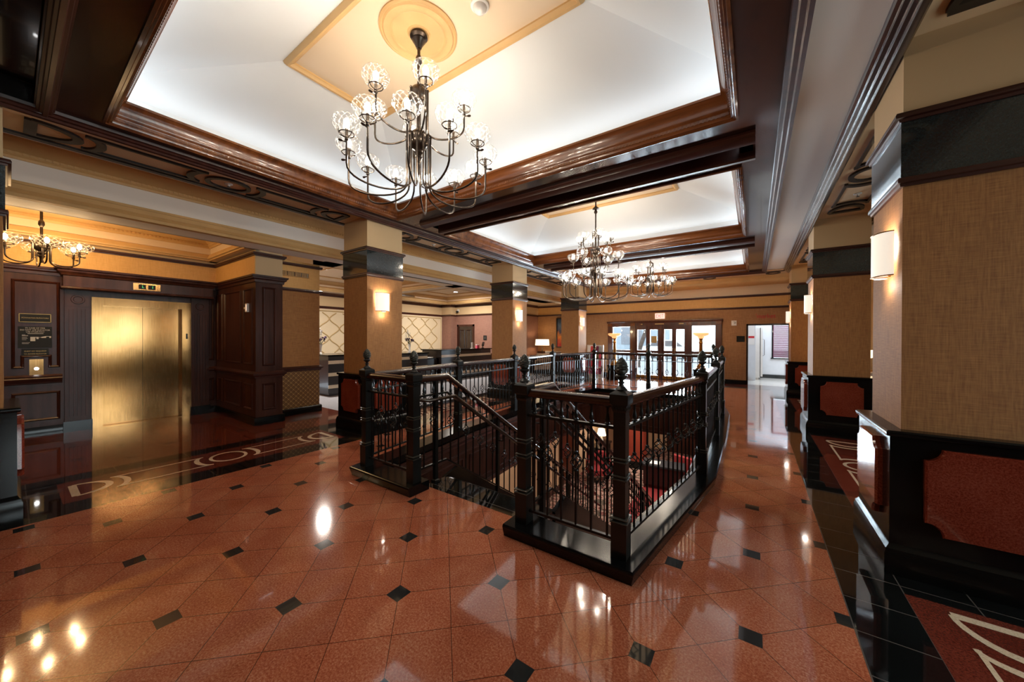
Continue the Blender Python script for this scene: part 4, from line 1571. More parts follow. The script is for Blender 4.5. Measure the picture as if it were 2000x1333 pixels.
for q in ((-.22, 0, -.17, 2.03), (.89, 0, .94, 2.03), (-.22, 1.98, .94, 2.03)):
    m_.box(q[0], YF - .01, q[1], q[2], YF + .16, q[3])
trim(m_, 'wood_dark')
m_ = MB()
m_.box(.53, 16.95, .76, 1.65, 17.0, .80)
m_.box(.56, 17.0, .8, .62, 17.1, 2.15)
wn = struct('window_3', m_, 'slate')
t = thing('window_blind', 'burgundy slatted blind covering the market room window', 'blind', (1.1, 16.96, 2.15))
m_ = MB()
m_.box(-.52, -.02, -.05, .52, .03, 0)
m_.build('headrail', 'burgundy', t)
m_ = MB()
for k in range(32):
    z = -.07 - k * .040
    m_.poly([(-.50, -.02, z - .016), (.50, -.02, z - .016), (.50, .012, z + .018), (-.50, .012, z + .018)])
m_.build('slats', 'burgundy', t)
t = thing('drinks_cooler', 'pale upright drinks cooler with a dark door seal in the market room', 'fridge', (.02, 16.4, 0))
m_ = MB()
m_.box(-.20, -.30, .08, .16, .35, 1.95)
m_.box(-.18, -.26, 0, .12, .3, .08)
m_.build('cabinet', 'white_plastic', t)
m_ = MB()
m_.box(.175, -.30, .12, .24, .35, 1.95)
m_.build('door', 'white_plastic', t)
m_ = MB()
m_.box(.158, -.305, .12, .176, .352, 1.95)
m_.build('seal', 'black_plastic', t)
m_ = MB()
m_.tube([(.24, -.24, .9), (.29, -.24, .93), (.29, -.24, 1.5), (.24, -.24, 1.53)], .012, 8)
m_.build('handle', 'steel', t)
t = thing('wall_poster', 'white poster with a red stripe on the left wall of the market room', 'poster', (-.09, 15.597, 1.62))
m_ = MB()
m_.box(-.10, -.006, -.30, .10, 0, .40)
m_.build('sheet', 'paper', t)
m_ = MB()
m_.box(-.09, -.008, -.06, .09, -.006, .02)
m_.build('stripe', 'red_text', t)
t = thing('market_lettering', 'red lettering above the market room opening', 'sign', (.297, YF - .002, 2.275))
lettering('lettering', "'market", .20, 'red_text', t, (0, -.006, 0), FACE_NY, .008, .86)
t = thing('exit_sign', 'lit white exit sign with red letters above the entrance doors', 'sign', (-2.94, YF - .002, 2.385))
m_ = MB()
m_.box(-.17, -.06, -.10, .17, 0, .11)
m_.build('housing', 'exit_white', t)
lettering('lettering', 'EXIT', .19, 'exit_red', t, (0, -.062, .0), FACE_NY, .002, .72)
t = thing('wall_strobe', 'small white alarm strobe on the brown wall right of the entrance', 'alarm', (-.57, YF - .002, 2.07))
m_ = MB()
m_.box(-.075, -.04, -.085, .075, 0, .085)
m_.build('housing', 'white_plastic', t)
m_ = MB()
m_.lathe([(.045, 0), (.04, .02), (.01, .03)], 14)
o_ = m_.build('lens', 'ceramic', t, (0, -.04, .01))
o_.rotation_euler = (PI / 2, 0, 0)
t = thing('framed_notice', 'small dark framed notice on the wall left of the market opening', 'sign', (-.38, YF - .002, 1.53))
m_ = MB()
panel_frame(m_, -.115, .115, -.10, .10, 0, 'y', w=.03)
m_.build('frame', 'sign_black', t)
m_ = MB()
m_.box(-.09, -.006, -.075, .09, 0, .075)
m_.build('sheet', 'slate', t)

# right aisle wall with its windows (beyond the columns) and behind-camera walls
m_ = MB()
m_.box(4.6, -4, 0, 4.8, 0, 3.5)
m_.box(4.6, 5.6, 0, 4.8, 14.2, 3.5)
m_.box(4.6, 0, 0, 4.8, 5.6, .75)
m_.box(4.6, 0, 2.75, 4.8, 5.6, 3.5)
for y in (1.82, 3.68):
    m_.box(4.6, y, .75, 4.8, y + .16, 2.75)
struct('wall_right', m_, 'frieze', smooth=False)
for i, y in enumerate((0, 1.98, 3.84)):
    y1 = (1.82, 3.68, 5.6)[i]
    m_ = MB()
    for q in ((y, .75, y + .06, 2.75), (y1 - .06, .75, y1, 2.75), (y, .75, y1, .82), (y, 2.68, y1, 2.75), ((y + y1) / 2 - .02, .75, (y + y1) / 2 + .02, 2.75), (y, 1.9, y1, 1.94)):
        m_.box(4.64, q[0], q[1], 4.70, q[2], q[3])
    w_ = struct('window_%d' % (4 + i), m_, 'wood_door')
    m_ = MB()
    m_.box(4.665, y + .05, .80, 4.672, y1 - .05, 2.70)
    m_.build('pane', 'pane', w_, smooth=False)
m_ = MB()
m_.poly([(4.8, -14, -.02), (20, -14, -.02), (20, 18, -.02), (4.8, 18, -.02)])
struct('ground', m_, 'leaf', smooth=False)
m_ = MB()
m_.box(-9.4, -4.15, 0, 5.3, -4.0, 3.7)
struct('wall_back', m_, 'grass', smooth=False)

# ------------------------------------------------------------------ columns
def column(x0, y0, label, label_side, near):
    s = .68
    cx, cy = x0 + s / 2, y0 + s / 2
    t = thing('column', label, 'column', (cx, cy, 0), group='square lobby columns')
    h = s / 2
    sq = rect(-h, -h, h, h)
    m_ = MB()
    m_.box(-h - .065, -h - .065, 0, h + .065, h + .065, .905)
    m_.sweep(rect(-h - .065, -h - .065, h + .065, h + .065), [(0, 0), (.028, 0), (.028, .135), (.020, .15), (.020, .165), (.008, .18), (0, .195), (-.05, .195), (-.05, 0)], loop=True)
    m_.sweep(rect(-h - .065, -h - .065, h + .065, h + .065), [(0, .895), (.016, .900), (.020, .91), (.020, .925), (.012, .935), (-.07, .937), (-.07, .895)], loop=True)
    m_.build('pedestal', 'black_granite', t)
    # red granite panels with scooped corners
    k = .065
    pts = []
    a0, a1, z0, z1, r = -.255, .255, .305, .845, .075
    for (px, pz, s0) in ((a0, z0, 0), (a1, z0, 1), (a1, z1, 2), (a0, z1, 3)):
        an0 = {0: PI / 2, 1: PI, 2: 3 * PI / 2, 3: 2 * PI}[s0]
        for i in range(7):
            a = an0 - (PI / 2) * i / 6
            pts.append((px + r * math.cos(a), pz + r * math.sin(a)))
    for fx in range(4):
        m_ = MB()
        rings = []
        for e, sc in ((.0, 1.0), (.024, 1.0), (.038, .972)):
            rings.append([(p * sc, -h - k - e, (q - .575) * sc + .575) for p, q in pts])
        m_.rings(rings)
        o = m_.build('granite_panel', 'granite_red', t, ang=.4)
        o.rotation_euler = (0, 0, fx * PI / 2)
    m_ = MB()
    m_.box(-h, -h, .93, h, h, 2.545)
    m_.build('shaft', 'grass', t, smooth=False)
    m_ = MB()
    m_.box(-h - .012, -h - .012, 2.545, h + .012, h + .012, 2.985)
    m_.build('frieze_band', 'slate', t, smooth=False)
    for z, d, hh in ((2.535, .030, .055), (2.955, .045, .055)):
        m_ = MB()
        m_.sweep(sq, [(0, z), (d * .5, z), (d * .6, z + hh * .3), (d * .95, z + hh * .4), (d, z + hh * .7), (d * .85, z + hh), (-.02, z + hh), (-.02, z)], loop=True)
        m_.build('moulding', 'wood_trim', t)
    m_ = MB()
    m_.box(-h, -h, 3.0, h, h, 3.50)
    m_.build('neck', 'cream_neck', t, smooth=False)
    return t


def sconce(x, y, sgn, label):
    """half-round linen wall lamp; sgn +1 faces +X"""
    t = thing('wall_sconce', label, 'wall lamp', (x, y, 2.13), 0 if sgn > 0 else PI, group='wall sconces on the columns')
    m_ = MB()
    m_.box(0, -.05, -.11, .012, .05, .11)
    m_.build('back_plate', 'gold', t)
    n = 14
    arc = [(.012 + .085 * math.sin(PI * k / n), -.128 * math.cos(PI * k / n)) for k in range(n + 1)]
    m_ = MB()
    m_.rings([[(a, b, z) for a, b in arc] for z in (-.152, .152)], close=False)
    m_.build('shade', 'shade', t)
    m_ = MB()
    for z in (-.152, .152):
        m_.tube([(a, b, z) for a, b in arc], .004, 5)
        m_.tube([(0, 0, z * .97), (.092, 0, z * .97)], .004, 5)
    m_.build('rim', 'gold', t)
    m_ = MB()
    m_.lathe([(.035, -.165), (.04, -.15), (.012, -.11), (.012, -.02)], 12, (.05, 0))
    m_.build('holder', 'white_plastic', t)
    m_ = MB()
    m_.lathe([(.012, -.02), (.022, .02), (.018, .05), (.002, .06)], 10, (.05, 0))
    m_.build('bulb', 'bulb', t)
    lamp('bulb_light', 'POINT', (.05, 0, .085), 5, (1, .90, .78), parent=t, radius=.025)
    lamp('bulb_light', 'POINT', (.06, 0, -.22), 1.1, (1, .92, .82), parent=t, radius=.035)


LCOL = [(-5.83, -.70), (-5.83, 3.315), (-5.83, 7.46), (-5.83, 11.60)]
RCOL = [(.80, 3.365), (.80, 7.60), (.80, 11.87)]
LL = ['square column at the left edge of the lobby in front of the lift hall', 'tall square column behind the left front corner of the balustrade', 'square column behind the left side of the stairwell balustrade', 'farthest left square column near the entrance wall']
RL = ['nearest right square column filling the right edge', 'middle square column of the right row', 'farthest square column of the right row beside the market opening']
for (x, y), lb in zip(LCOL, LL):
    column(x, y, lb, None, False)
for (x, y), lb in zip(RCOL, RL):
    column(x, y, lb, None, False)
for (x, y), lb in zip(LCOL[1:], ('lit half-round wall sconce on the left column nearest the elevator', 'lit half-round wall sconce on the second left column', 'lit half-round wall sconce on the farthest left column')):
    sconce(x + .68, y + .27, 1, lb)
for (x, y), lb in zip(RCOL, ('large lit half-round wall sconce on the nearest right column', 'lit half-round wall sconce on the middle right column', 'lit half-round wall sconce on the farthest right column')):
    sconce(x, y + .24, -1, lb)
m_ = MB()
m_.box(2.35, 10.2, 0, 2.5, 14.1, 3.42)
struct('wall_aisle', m_, 'frieze', smooth=False)
sconce(2.35, 11.35, -1, 'lit wall sconce glimpsed on the aisle wall between the near and middle right columns')

# ------------------------------------------------------------------ balustrade
def pinecone_mesh():
    m_ = MB()
    n = 24
    rows = 23
    rings = []
    for i in range(rows + 1):
        s = i / rows
        z = .094 + .122 * s
        r = max(.0425 * math.sin(PI * s ** .80) ** .62, .002) if 0 < s < 1 else .002
        ring = []
        for k in range(n):
            ph = (k + (2 if (i // 2) % 2 else 0)) % 4
            up_ = i % 2
            e = 1.0 + (.085 if (up_ == 0 and ph in (1,)) else .03 if ph in (0, 2) and up_ == 0 else -.06)
            a = 2 * PI * k / n
            ring.append((r * e * math.cos(a), r * e * math.sin(a), z))
        rings.append(ring)
    m_.rings(rings)
    return m_.mesh('pinecone', 'pine', ang=.5)


PINE = pinecone_mesh()
m_ = MB()
m_.lathe([(.036, 0), (.038, .006), (.028, .018), (.018, .026), (.014, .040), (.022, .046), (.022, .052), (.013, .058), (.016, .068), (.030, .078), (.040, .092), (.036, .100), (.01, .104)], 16)
FBASE = m_.mesh('finial_base', 'iron_post')
m_ = MB()
w = .040
m_.box(-w, -w, .33, w, w, 1.045)
for z in (.605, .735):
    pass
SHAFT = m_.mesh('shaft', 'iron_post', smooth=False)
m_ = MB()
w = .051
m_.box(-w, -w, PLZ, w, w, .335)
FOOT = m_.mesh('foot', 'iron_post', smooth=False)


def collar_mesh(w, hh):
    m_ = MB()
    for k in range(2):
        z = k * hh
        m_.sweep(rect(-w, -w, w, w), [(-.005, z), (.006, z), (.012, z + hh * .28), (.012, z + hh * .42), (.004, z + hh * .6), (-.005, z + hh * .6)], loop=True)
    return m_.mesh('collar', 'iron_edge')


COLLAR = collar_mesh(.040, .022)
COLLAR2 = collar_mesh(.046, .024)
m_ = MB()
w = .040
m_.rings([[(sx * a, sy * a, z) for sx, sy in ((-1, -1), (1, -1), (1, 1), (-1, 1))] for a, z in ((w, 1.045), (.046, 1.06), (.046, 1.09), (.058, 1.105), (.060, 1.135), (.060, 1.165), (.054, 1.174), (.032, 1.188), (.028, 1.192))])
for k in range(5):
    for sx, sy in ((1, 0), (-1, 0), (0, 1), (0, -1)):
        o = -.036 + k * .018
        cx, cy = (sx * .0475, o) if sx else (o, sy * .0475)
        m_.box(cx - .005, cy - .005, 1.066, cx + .005, cy + .005, 1.080)
CAP = m_.mesh('cap', 'iron_post', smooth=False)


def newel(x, y, label, rz=0.0):
    t = thing('newel_post', label, 'post', (x, y, 0), rz, 'newel posts of the balustrade')
    inst('foot', FOOT, t)
    inst('shaft', SHAFT, t)
    for z in (.60, .715):
        inst('collar', COLLAR, t, (0, 0, z))
    inst('collar', COLLAR2, t, (0, 0, .322))
    inst('cap', CAP, t)
    f = inst('finial', FBASE, t, (0, 0, 1.19))
    inst('pinecone', PINE, f, (0, 0, 0))
    return t


NP = dict(P1='iron newel post with a pinecone finial at the near right corner of the stairwell',
          P0='iron newel post with a pinecone finial right of the head of the stairs',
          B='iron newel post with a pinecone finial left of the head of the stairs',
          A='iron newel post with a pinecone finial at the near left corner of the stairwell',
          C='second iron newel post along the left side of the stairwell',
          D='third iron newel post along the left side of the stairwell',
          E='fourth iron newel post along the left side, before the far bend',
          F='far left corner newel post of the stairwell balustrade',
          G='newel post in the middle of the far side of the stairwell',
          H='far right corner newel post of the stairwell balustrade',
          P2='second iron newel post along the right side of the stairwell',
          P3='third iron newel post along the right side of the stairwell',
          P4='fourth iron newel post along the right side of the stairwell')
for k, lb in NP.items():
    newel(*POST[k], lb)

RAILP = [(-.034, 1.085), (-.026, 1.078), (.026, 1.078), (.034, 1.085), (.038, 1.108), (.034, 1.128), (.020, 1.142), (-.020, 1.142), (-.034, 1.128), (-.038, 1.108)]
UPP = [(-.016, .925), (.016, .925), (.018, .935), (.014, .945), (-.014, .945), (-.018, .935)]
LOWP = [(-.012, .185), (.012, .185), (.012, .203), (-.012, .203)]


def baluster_mesh(kind):
    m_ = MB()
    b = .0062
    m_.box(-b, -b, .195, b, b, .60 if kind else 1.082)
    if kind:
        m_.box(-b, -b, .715, b, b, 1.082)
        for z in (.588, .718):
            m_.lathe([(.007, z - .012), (.013, z - .006), (.016, z), (.013, z + .006), (.007, z + .012)], 8)
    else:
        m_.lathe([(.007, .60), (.015, .612), (.017, .622), (.011, .632), (.007, .645)], 8)
    # little urn between the two top rails
    m_.lathe([(.008, .945), (.019, .950), (.019, .957), (.012, .965), (.016, .985), (.012, 1.005), (.007, 1.03), (.009, 1.06), (.017, 1.07), (.017, 1.08)], 8)
    return m_.mesh('baluster', 'iron')


def basket_mesh():
    m_ = MB()
    for k in range(4):
        pts = []
        for i in range(11):
            s = i / 10
            a = 2 * PI * k / 4 + s * PI * 1.1
            r = .006 + .034 * math.sin(PI * s) ** .8
            pts.append((r * math.cos(a), r * math.sin(a), .596 + .115 * s))
        m_.tube(pts, .0042, 5)
    return m_.mesh('basket', 'iron')


BAL = [baluster_mesh(0), baluster_mesh(1)]
BASKET = basket_mesh()


def balusters(t, P, Q, z0, z1, n, origin, skip=()):
    P, Q = Vector((*P, z0)), Vector((*Q, z1))
    for i in range(n):
        if i in skip:
            continue
        p = P.lerp(Q, (i + .5) / n) - origin
        b = inst('baluster', BAL[i % 2], t, p)
        if i % 2:
            inst('basket', BASKET, b, rz=random.uniform(0, 1.5))


def railing(a, b, label):
    P, Q = Vector((*POST[a], 0)), Vector((*POST[b], 0))
    d = (Q - P).normalized()
    P1, Q1 = P + d * .036, Q - d * .036
    org = P.copy()
    t = thing('railing_panel', label, 'railing', org, 0, 'railing panels round the stairwell')
    for nm, prof, mat in (('handrail', RAILP, 'wood_rail'), ('upper_rail', UPP, 'iron'), ('lower_rail', LOWP, 'iron')):
        m_ = MB()
        m_.bar(P1 - org, Q1 - org, prof)
        m_.build(nm, mat, t)
    n = max(3, round((Q1 - P1).length / .118))
    balusters(t, P1[:2], Q1[:2], 0, 0, n, org)


RP = [('P0', 'P1', 'iron railing panel at the front right of the stairwell beside the stairs'),
      ('A', 'B', 'iron railing panel at the front left of the stairwell beside the stairs'),
      ('A', 'C', 'nearest railing panel along the left side of the stairwell'),
      ('C', 'D', 'middle railing panel along the left side of the stairwell'),
      ('D', 'E', 'farthest straight railing panel along the left side of the stairwell'),
      ('E', 'F', 'slanted railing panel at the far left bend of the stairwell'),
      ('F', 'G', 'left railing panel on the far side of the stairwell'),
      ('G', 'H', 'right railing panel on the far side of the stairwell'),
      ('H', 'P4', 'slanted railing panel at the far right bend of the stairwell'),
      ('P4', 'P3', 'farthest straight railing panel along the right side of the stairwell'),
      ('P3', 'P2', 'middle railing panel along the right side of the stairwell'),
      ('P1', 'P2', 'nearest railing panel along the right side, slanting away from the corner post')]
for a, b, lb in RP:
    railing(a, b, lb)

# stair railings
SL = -.188 / .285
YK = 2.76


def stair_rail(x, sgn, label):
    org = Vector((x, 2.35, 0))
    y1 = 7.2
    t = thing('stair_railing', label, 'railing', org, 0, 'railings down the stairs')

    def zz(y):
        return 0 if y < YK else (y - YK) * SL
    for nm, prof, mat in (('handrail', RAILP, 'wood_rail'), ('upper_rail', UPP, 'iron'), ('lower_rail', LOWP, 'iron')):
        m_ = MB()
        s = Vector((1, 0, 0))
        m_.rings([[Vector((px, y - 2.35, zz(y) + h)) for px, h in prof] for y in (2.35, YK, y1)])
        m_.build(nm, mat, t)
    n = 36
    for i in range(n):
        y = 2.44 + i * .128
        if y > y1:
            break
        b = inst('baluster', BAL[i % 2], t, Vector((0, y - 2.35, zz(y))))
        if i % 2:
            inst('basket', BASKET, b)
    for y in (2.60, 3.70, 4.80, 5.90):
        m_ = MB()
        m_.box(-.02, y - 2.37, zz(y) + (0 if y < YK else -.05), .02, y - 2.33, zz(y) + 1.08)
        m_.sweep(rect(-.02, y - 2.37, .02, y - 2.33), [(0, zz(y) - .01), (.012, zz(y) - .01), (.012, zz(y) + .02), (0, zz(y) + .03)], loop=True)
        m_.build('post', 'iron_post', t)
    m_ = MB()
    o = sgn * .085
    m_.tube([(o * .25, 2.36 - 2.35, .905), (o, 2.44 - 2.35, .895), (o, 2.80 - 2.35, .895), (o, y1 - 2.35, .895 + zz(y1))], .019, 10)
    m_.build('grab_rail', 'bronze', t)
    m_ = MB()
    for y in (2.60, 3.70, 4.80, 5.90):
        m_.tube([(0, y - 2.35, zz(y) + .80), (o, y - 2.35, zz(y) + .80), (o, y - 2.35, zz(y) + .88)], .008, 6)
    m_.build('bracket', 'iron', t)


stair_rail(-2.79, 1, 'iron stair railing with a wood handrail down the left side of the stairs')
stair_rail(-1.48, -1, 'iron stair railing with a wood handrail down the right side of the stairs')

# ------------------------------------------------------------------ chandeliers
m_ = MB()
m_.lathe([(.050, -.070), (.068, -.062), (.094, -.030), (.110, .004), (.106, .032), (.090, .054), (.066, .066)], 24, cap=False)
GLOBE = m_.mesh('globe', 'globe')
m_ = MB()
n = 20
m_.tube([(.056 * math.cos(2 * PI * k / n), .056 * math.sin(2 * PI * k / n), -.072) for k in range(n)], .0042, 6, loop=True)
for k in range(3):
    a = 2 * PI * k / 3
    m_.tube([(.010 * math.cos(a), .010 * math.sin(a), -.098), (.036 * math.cos(a), .036 * math.sin(a), -.092), (.056 * math.cos(a), .056 * math.sin(a), -.072), (.060 * math.cos(a), .060 * math.sin(a), -.050)], .0036, 5)
HOLDER = m_.mesh('globe_holder', 'bronze')
m_ = MB()
m_.lathe([(.012, -.112), (.016, -.10), (.012, -.09), (.012, -.03), (.010, -.028)], 10)
CANDLE = m_.mesh('candle', 'bronze')
m_ = MB()
m_.lathe([(.010, -.028), (.019, -.01), (.024, .010), (.019, .034), (.008, .050), (.001, .052)], 12)
BULB = m_.mesh('bulb', 'bulb')
m_ = MB()
m_.tube([(0, 0, -.135), (.03, 0, -.135)], .006, 6)
m_.rings([[(x, .014 * c * s, -.135 + .011 * c * q) for s, q in ((1, 0), (0, 1), (-1, 0), (0, -1))] for x, c in ((.028, .5), (.040, 1), (.055, 1), (.062, .4))])
KEY = m_.mesh('gas_key', 'bronze')


def arm_mesh(r0, r, zs, zb, zg):
    """J-shaped tube: down beside the stem, out through a low bow, up to the burner"""
    pts = [(r0, 0, zs), (r0, 0, zs - .02)]
    zc = zb + .30 * (zg - zb)
    pts += [(r0, 0, zc + (zs - .02 - zc) * k) for k in (.66, .33)]
    hw = (r - r0) / 2
    dep = zc - zb
    for i in range(15):
        a = PI * i / 14
        pts.append((r0 + hw - hw * math.cos(a), 0, zc - dep * math.sin(a) ** .8))
    pts += [(r, 0, zc + (zg - .11 - zc) * k) for k in (.5, 1.0)]
    m_ = MB()
    m_.tube(pts, .0082, 8)
    m_.lathe([(.012, zg - .125), (.017, zg - .118), (.012, zg - .108)], 8, (r, 0))
    m_.lathe([(.010, zs), (.014, zs + .006), (.008, zs + .016), (.001, zs + .018)], 8, (r0, 0))
    return m_.mesh('arm', 'bronze')


def chandelier(label, x, y, ztop, tiers, balls, tip, power, color=WARM, ph0=12.0, gs=1.0, collar=None):
    t = thing('chandelier', label, 'chandelier', (x, y, 0), group='globe chandeliers')
    m_ = MB()
    m_.lathe([(.075, ztop), (.078, ztop - .02), (.055, ztop - .035), (.06, ztop - .05), (.035, ztop - .09), (.022, ztop - .12)], 20)
    m_.build('canopy', 'bronze', t)
    m_ = MB()
    m_.tube([(0, 0, ztop - .06), (0, 0, balls[-1][0])], .014, 10)
    if collar:
        m_.lathe([(.02, collar + .05), (.06, collar + .012), (.065, collar), (.02, collar - .012), (.022, collar - .03), (.035, collar - .06), (.02, collar - .09)], 14)
    else:
        m_.lathe([(.014, balls[0][0] + .36), (.028, balls[0][0] + .33), (.030, balls[0][0] + .29), (.014, balls[0][0] + .26)], 12)
    m_.build('stem', 'bronze', t)
    for (z, r) in balls:
        m_ = MB()
        m_.lathe([(.018, z + r * 1.15), (.03, z + r * 1.0)] + [(r * math.cos(a), z + r * math.sin(a)) for a in [PI * .36 - i * PI * .72 / 10 for i in range(11)]] + [(.03, z - r * 1.0), (.024, z - r * 1.2), (.014, z - r * 1.3)], 24)
        m_.build('body', 'bronze', t)
    zl, rl = balls[-1]
    m_ = MB()
    m_.lathe([(.028, zl - rl), (.040, zl - rl - .02), (.022, zl - rl - .045), (.034, zl - rl - .06), (.02, zl - rl - .085), (.012, zl - rl - .14), (.016, zl - rl - .15), (.009, tip + .04), (.002, tip)], 14)
    m_.build('drop_finial', 'bronze', t)
    for i, (n, r, zg, zb, zs, r0) in enumerate(tiers):
        am = arm_mesh(r0, r, zs, zb, zg)
        for k in range(n):
            a = math.radians(ph0) + 2 * PI * (k + (.0 if i % 2 == 0 else .25)) / n
            arm = inst('arm', am, t, (0, 0, 0), rz=a)
            for nm, me in (('globe_holder', HOLDER), ('candle', CANDLE), ('bulb', BULB), ('globe', GLOBE), ('gas_key', KEY)):
                o_ = inst(nm, me, arm, (r, 0, zg))
                if nm in ('globe', 'globe_holder'):
                    o_.scale = (gs, gs, 1.0)
            lamp('bulb_light', 'POINT', (r, 0, zg + .01), power, color, parent=arm, radius=.022)
    return t


def medallion(x, y, z, label, r=.34):
    t = thing('ceiling_medallion', label, 'ceiling medallion', (x, y, z), group='round plaster ceiling medallions')
    m_ = MB()
    m_.lathe([(r, 0), (r, -.012), (r * .95, -.022), (r * .92, -.016), (r * .88, -.026), (r * .83, -.018), (r * .74, -.018), (r * .70, -.026), (r * .66, -.016), (r * .30, -.012), (r * .27, -.024), (r * .22, -.014), (r * .16, -.028), (.02, -.028)], 56)
    m_.build('rosette', 'cornice', t)


for (px, py, pz), lb in zip(TRAY_PANELS, ('round cream plaster medallion above the nearest chandelier', 'round cream plaster medallion above the middle chandelier', 'round cream plaster medallion above the farthest lobby chandelier')):
    medallion(px, py, pz - .004, lb)
(c1, c2, c3) = TRAY_PANELS
chandelier('large two-tier bronze chandelier with eighteen glass globes nearest the camera', c1[0], c1[1], 4.255,
           [(12, .60, 3.23, 2.80, 3.33, .105), (6, .42, 3.63, 3.30, 3.74, .085)], [(3.72, .082), (3.31, .095)], 2.98, 1.9)
chandelier('three-tier bronze chandelier with glass globes in the second ceiling tray', c2[0], c2[1], 4.255,
           [(12, .60, 2.70, 2.27, 2.82, .105), (6, .42, 3.10, 2.78, 3.22, .085), (6, .29, 3.46, 3.22, 3.56, .06)], [(3.54, .06), (3.20, .082), (2.80, .095)], 2.30, 1.7, ph0=2, collar=4.0)
chandelier('farthest lobby chandelier with two tiers of glass globes', c3[0], c3[1], 4.255,
           [(12, .60, 3.20, 2.78, 3.30, .105), (6, .42, 3.60, 3.28, 3.71, .085)], [(3.69, .082), (3.28, .095)], 2.95, 1.9, ph0=20)
chandelier('small single-tier bronze chandelier with amber light in the elevator hall', -8.05, .27, 3.455,
           [(6, .35, 2.80, 2.52, 2.80, .085)], [(2.78, .08)], 2.60, 6, (1.0, .60, .22), ph0=5, gs=1.3)

t = thing('dome_detector', 'round white ceiling dome near the medallion above the nearest chandelier', 'detector', (-1.87, 2.22, 4.274))
m_ = MB()
m_.lathe([(.075, 0), (.075, -.015), (.062, -.022)], 24)
m_.build('base', 'white_plastic', t)
m_ = MB()
m_.lathe([(.058, -.02), (.055, -.035), (.042, -.055), (.02, -.066), (.002, -.068)], 20)
m_.build('dome', 'ceramic', t)
for i, (x, y, lb) in enumerate(((1.14, 6.55, 'small ceiling sprinkler in the ornament beyond the nearest right column'), (-5.55, 1.62, 'small ceiling sprinkler in the middle of the round ornament left of the nearest chandelier'), (-5.55, 5.1, 'small ceiling sprinkler in the ornament behind the near left column'))):
    t = thing('sprinkler', lb, 'sprinkler', (x, y, 3.5))
    m_ = MB()
    m_.lathe([(.045, 0), (.04, -.008), (.015, -.012), (.012, -.03)], 14)
    m_.build('rosette', 'white_plastic', t)
    m_ = MB()
    m_.lathe([(.006, -.03), (.02, -.038), (.02, -.042), (.003, -.045)], 10)
    m_.build('deflector', 'steel', t)

# ------------------------------------------------------------------ far furniture
def torchiere(x, y, label):
    t = thing('torchiere_lamp', label, 'floor lamp', (x, y, 0), group='torchiere lamps beside the entrance')
    m_ = MB()
    m_.box(-.22, -.22, 0, .22, .22, .10)
    m_.box(-.19, -.19, .10, .19, .19, .50)
    m_.box(-.21, -.21, .50, .21, .21, .54)
    m_.build('pedestal', 'black_granite', t)
    m_ = MB()
    m_.rings([[(.192 * math.cos(PI / 2 * k) - .10 * math.sin(PI / 2 * k), .192 * math.sin(PI / 2 * k) + .10 * math.cos(PI / 2 * k), z) for k in range(4)] for z in (.3, .301)])
    m_.lathe([(.16, .54), (.16, .57), (.12, .60), (.13, .63), (.09, .67), (.075, .70)], 18)
    m_.lathe([(.062, .70), (.056, .95), (.050, 1.36), (.058, 1.38), (.066, 1.40), (.05, 1.43), (.05, 1.50), (.075, 1.52), (.08, 1.54)], 14)
    m_.build('column_stem', 'gold', t)
    m_ = MB()
    m_.lathe([(.05, 1.54), (.09, 1.56), (.10, 1.60), (.20, 1.64), (.235, 1.68), (.23, 1.72), (.20, 1.725), (.17, 1.68), (.05, 1.60)], 24)
    m_.build('bowl', 'alabaster', t)
    lamp('bowl_light', 'POINT', (0, 0, 1.82), 5, (1, .72, .42), parent=t, radius=.05)


torchiere(-4.30, 12.95, 'gilt torchiere with a glowing alabaster bowl left of the entrance doors')
torchiere(-1.44, 12.95, 'gilt torchiere with a glowing alabaster bowl right of the entrance doors')

t = thing('side_cabinet', 'low dark wood side cabinet under the table lamp at the far left wall', 'cabinet', (-7.5, 13.55, 0))
m_ = MB()
m_.box(-.65, -.28, .06, .65, .28, .74)
m_.box(-.60, -.24, 0, .60, .24, .06)
m_.build('carcass', 'wood_desk', t)
m_ = MB()
m_.box(-.69, -.31, .74, .69, .31, .78)
m_.build('top', 'wood_panel', t)
for x in (-.62, .02):
    m_ = MB()
    panel_frame(m_, x, x + .60, .12, .70, -.28, 'y')
    d_ = m_.build('door', 'wood_panel', t)
    m_ = MB()
    m_.lathe([(.012, 0), (.014, .012), (.006, .02)], 10)
    k_ = m_.build('knob', 'gold', d_, (x + (.55 if x < 0 else .05), -.29, .42))
    k_.rotation_euler = (PI / 2, 0, 0)
t = thing('table_lamp', 'lit table lamp with a white box shade on the far side cabinet', 'table lamp', (-7.72, 13.5, .78))
m_ = MB()
m_.lathe([(.10, 0), (.10, .02), (.02, .035), (.018, .22), (.03, .24), (.012, .27), (.012, .42)], 16)
m_.build('base', 'black_plastic', t)
m_ = MB()
m_.rings([[(-a, -b, z), (a, -b, z), (a, b, z), (-a, b, z)] for a, b, z in ((.28, .14, .44), (.26, .13, .71))], cap=False)
m_.build('shade', 'lampshade', t, smooth=False)
lamp('bulb_light', 'POINT', (0, 0, .58), 9, (1, .70, .38), parent=t, radius=.05)
t = thing('leaflet_holder', 'white holder of leaflets standing beside the table lamp', 'leaflets', (-7.30, 13.42, .78))
m_ = MB()
m_.box(-.24, -.07, 0, .24, .07, .03)
m_.box(-.24, .03, .03, .24, .05, .20)
m_.build('rack', 'white_plastic', t)
m_ = MB()
for i in range(4):
    m_.box(-.22 + i * .115, -.02, .03, -.12 + i * .115, .02, .17)
m_.build('leaflets', 'paper', t)
t = thing('wall_art', 'framed abstract canvas of grey blues over glowing reds on the far wall', 'painting', (-6.72, YF - .002, 1.12))
m_ = MB()
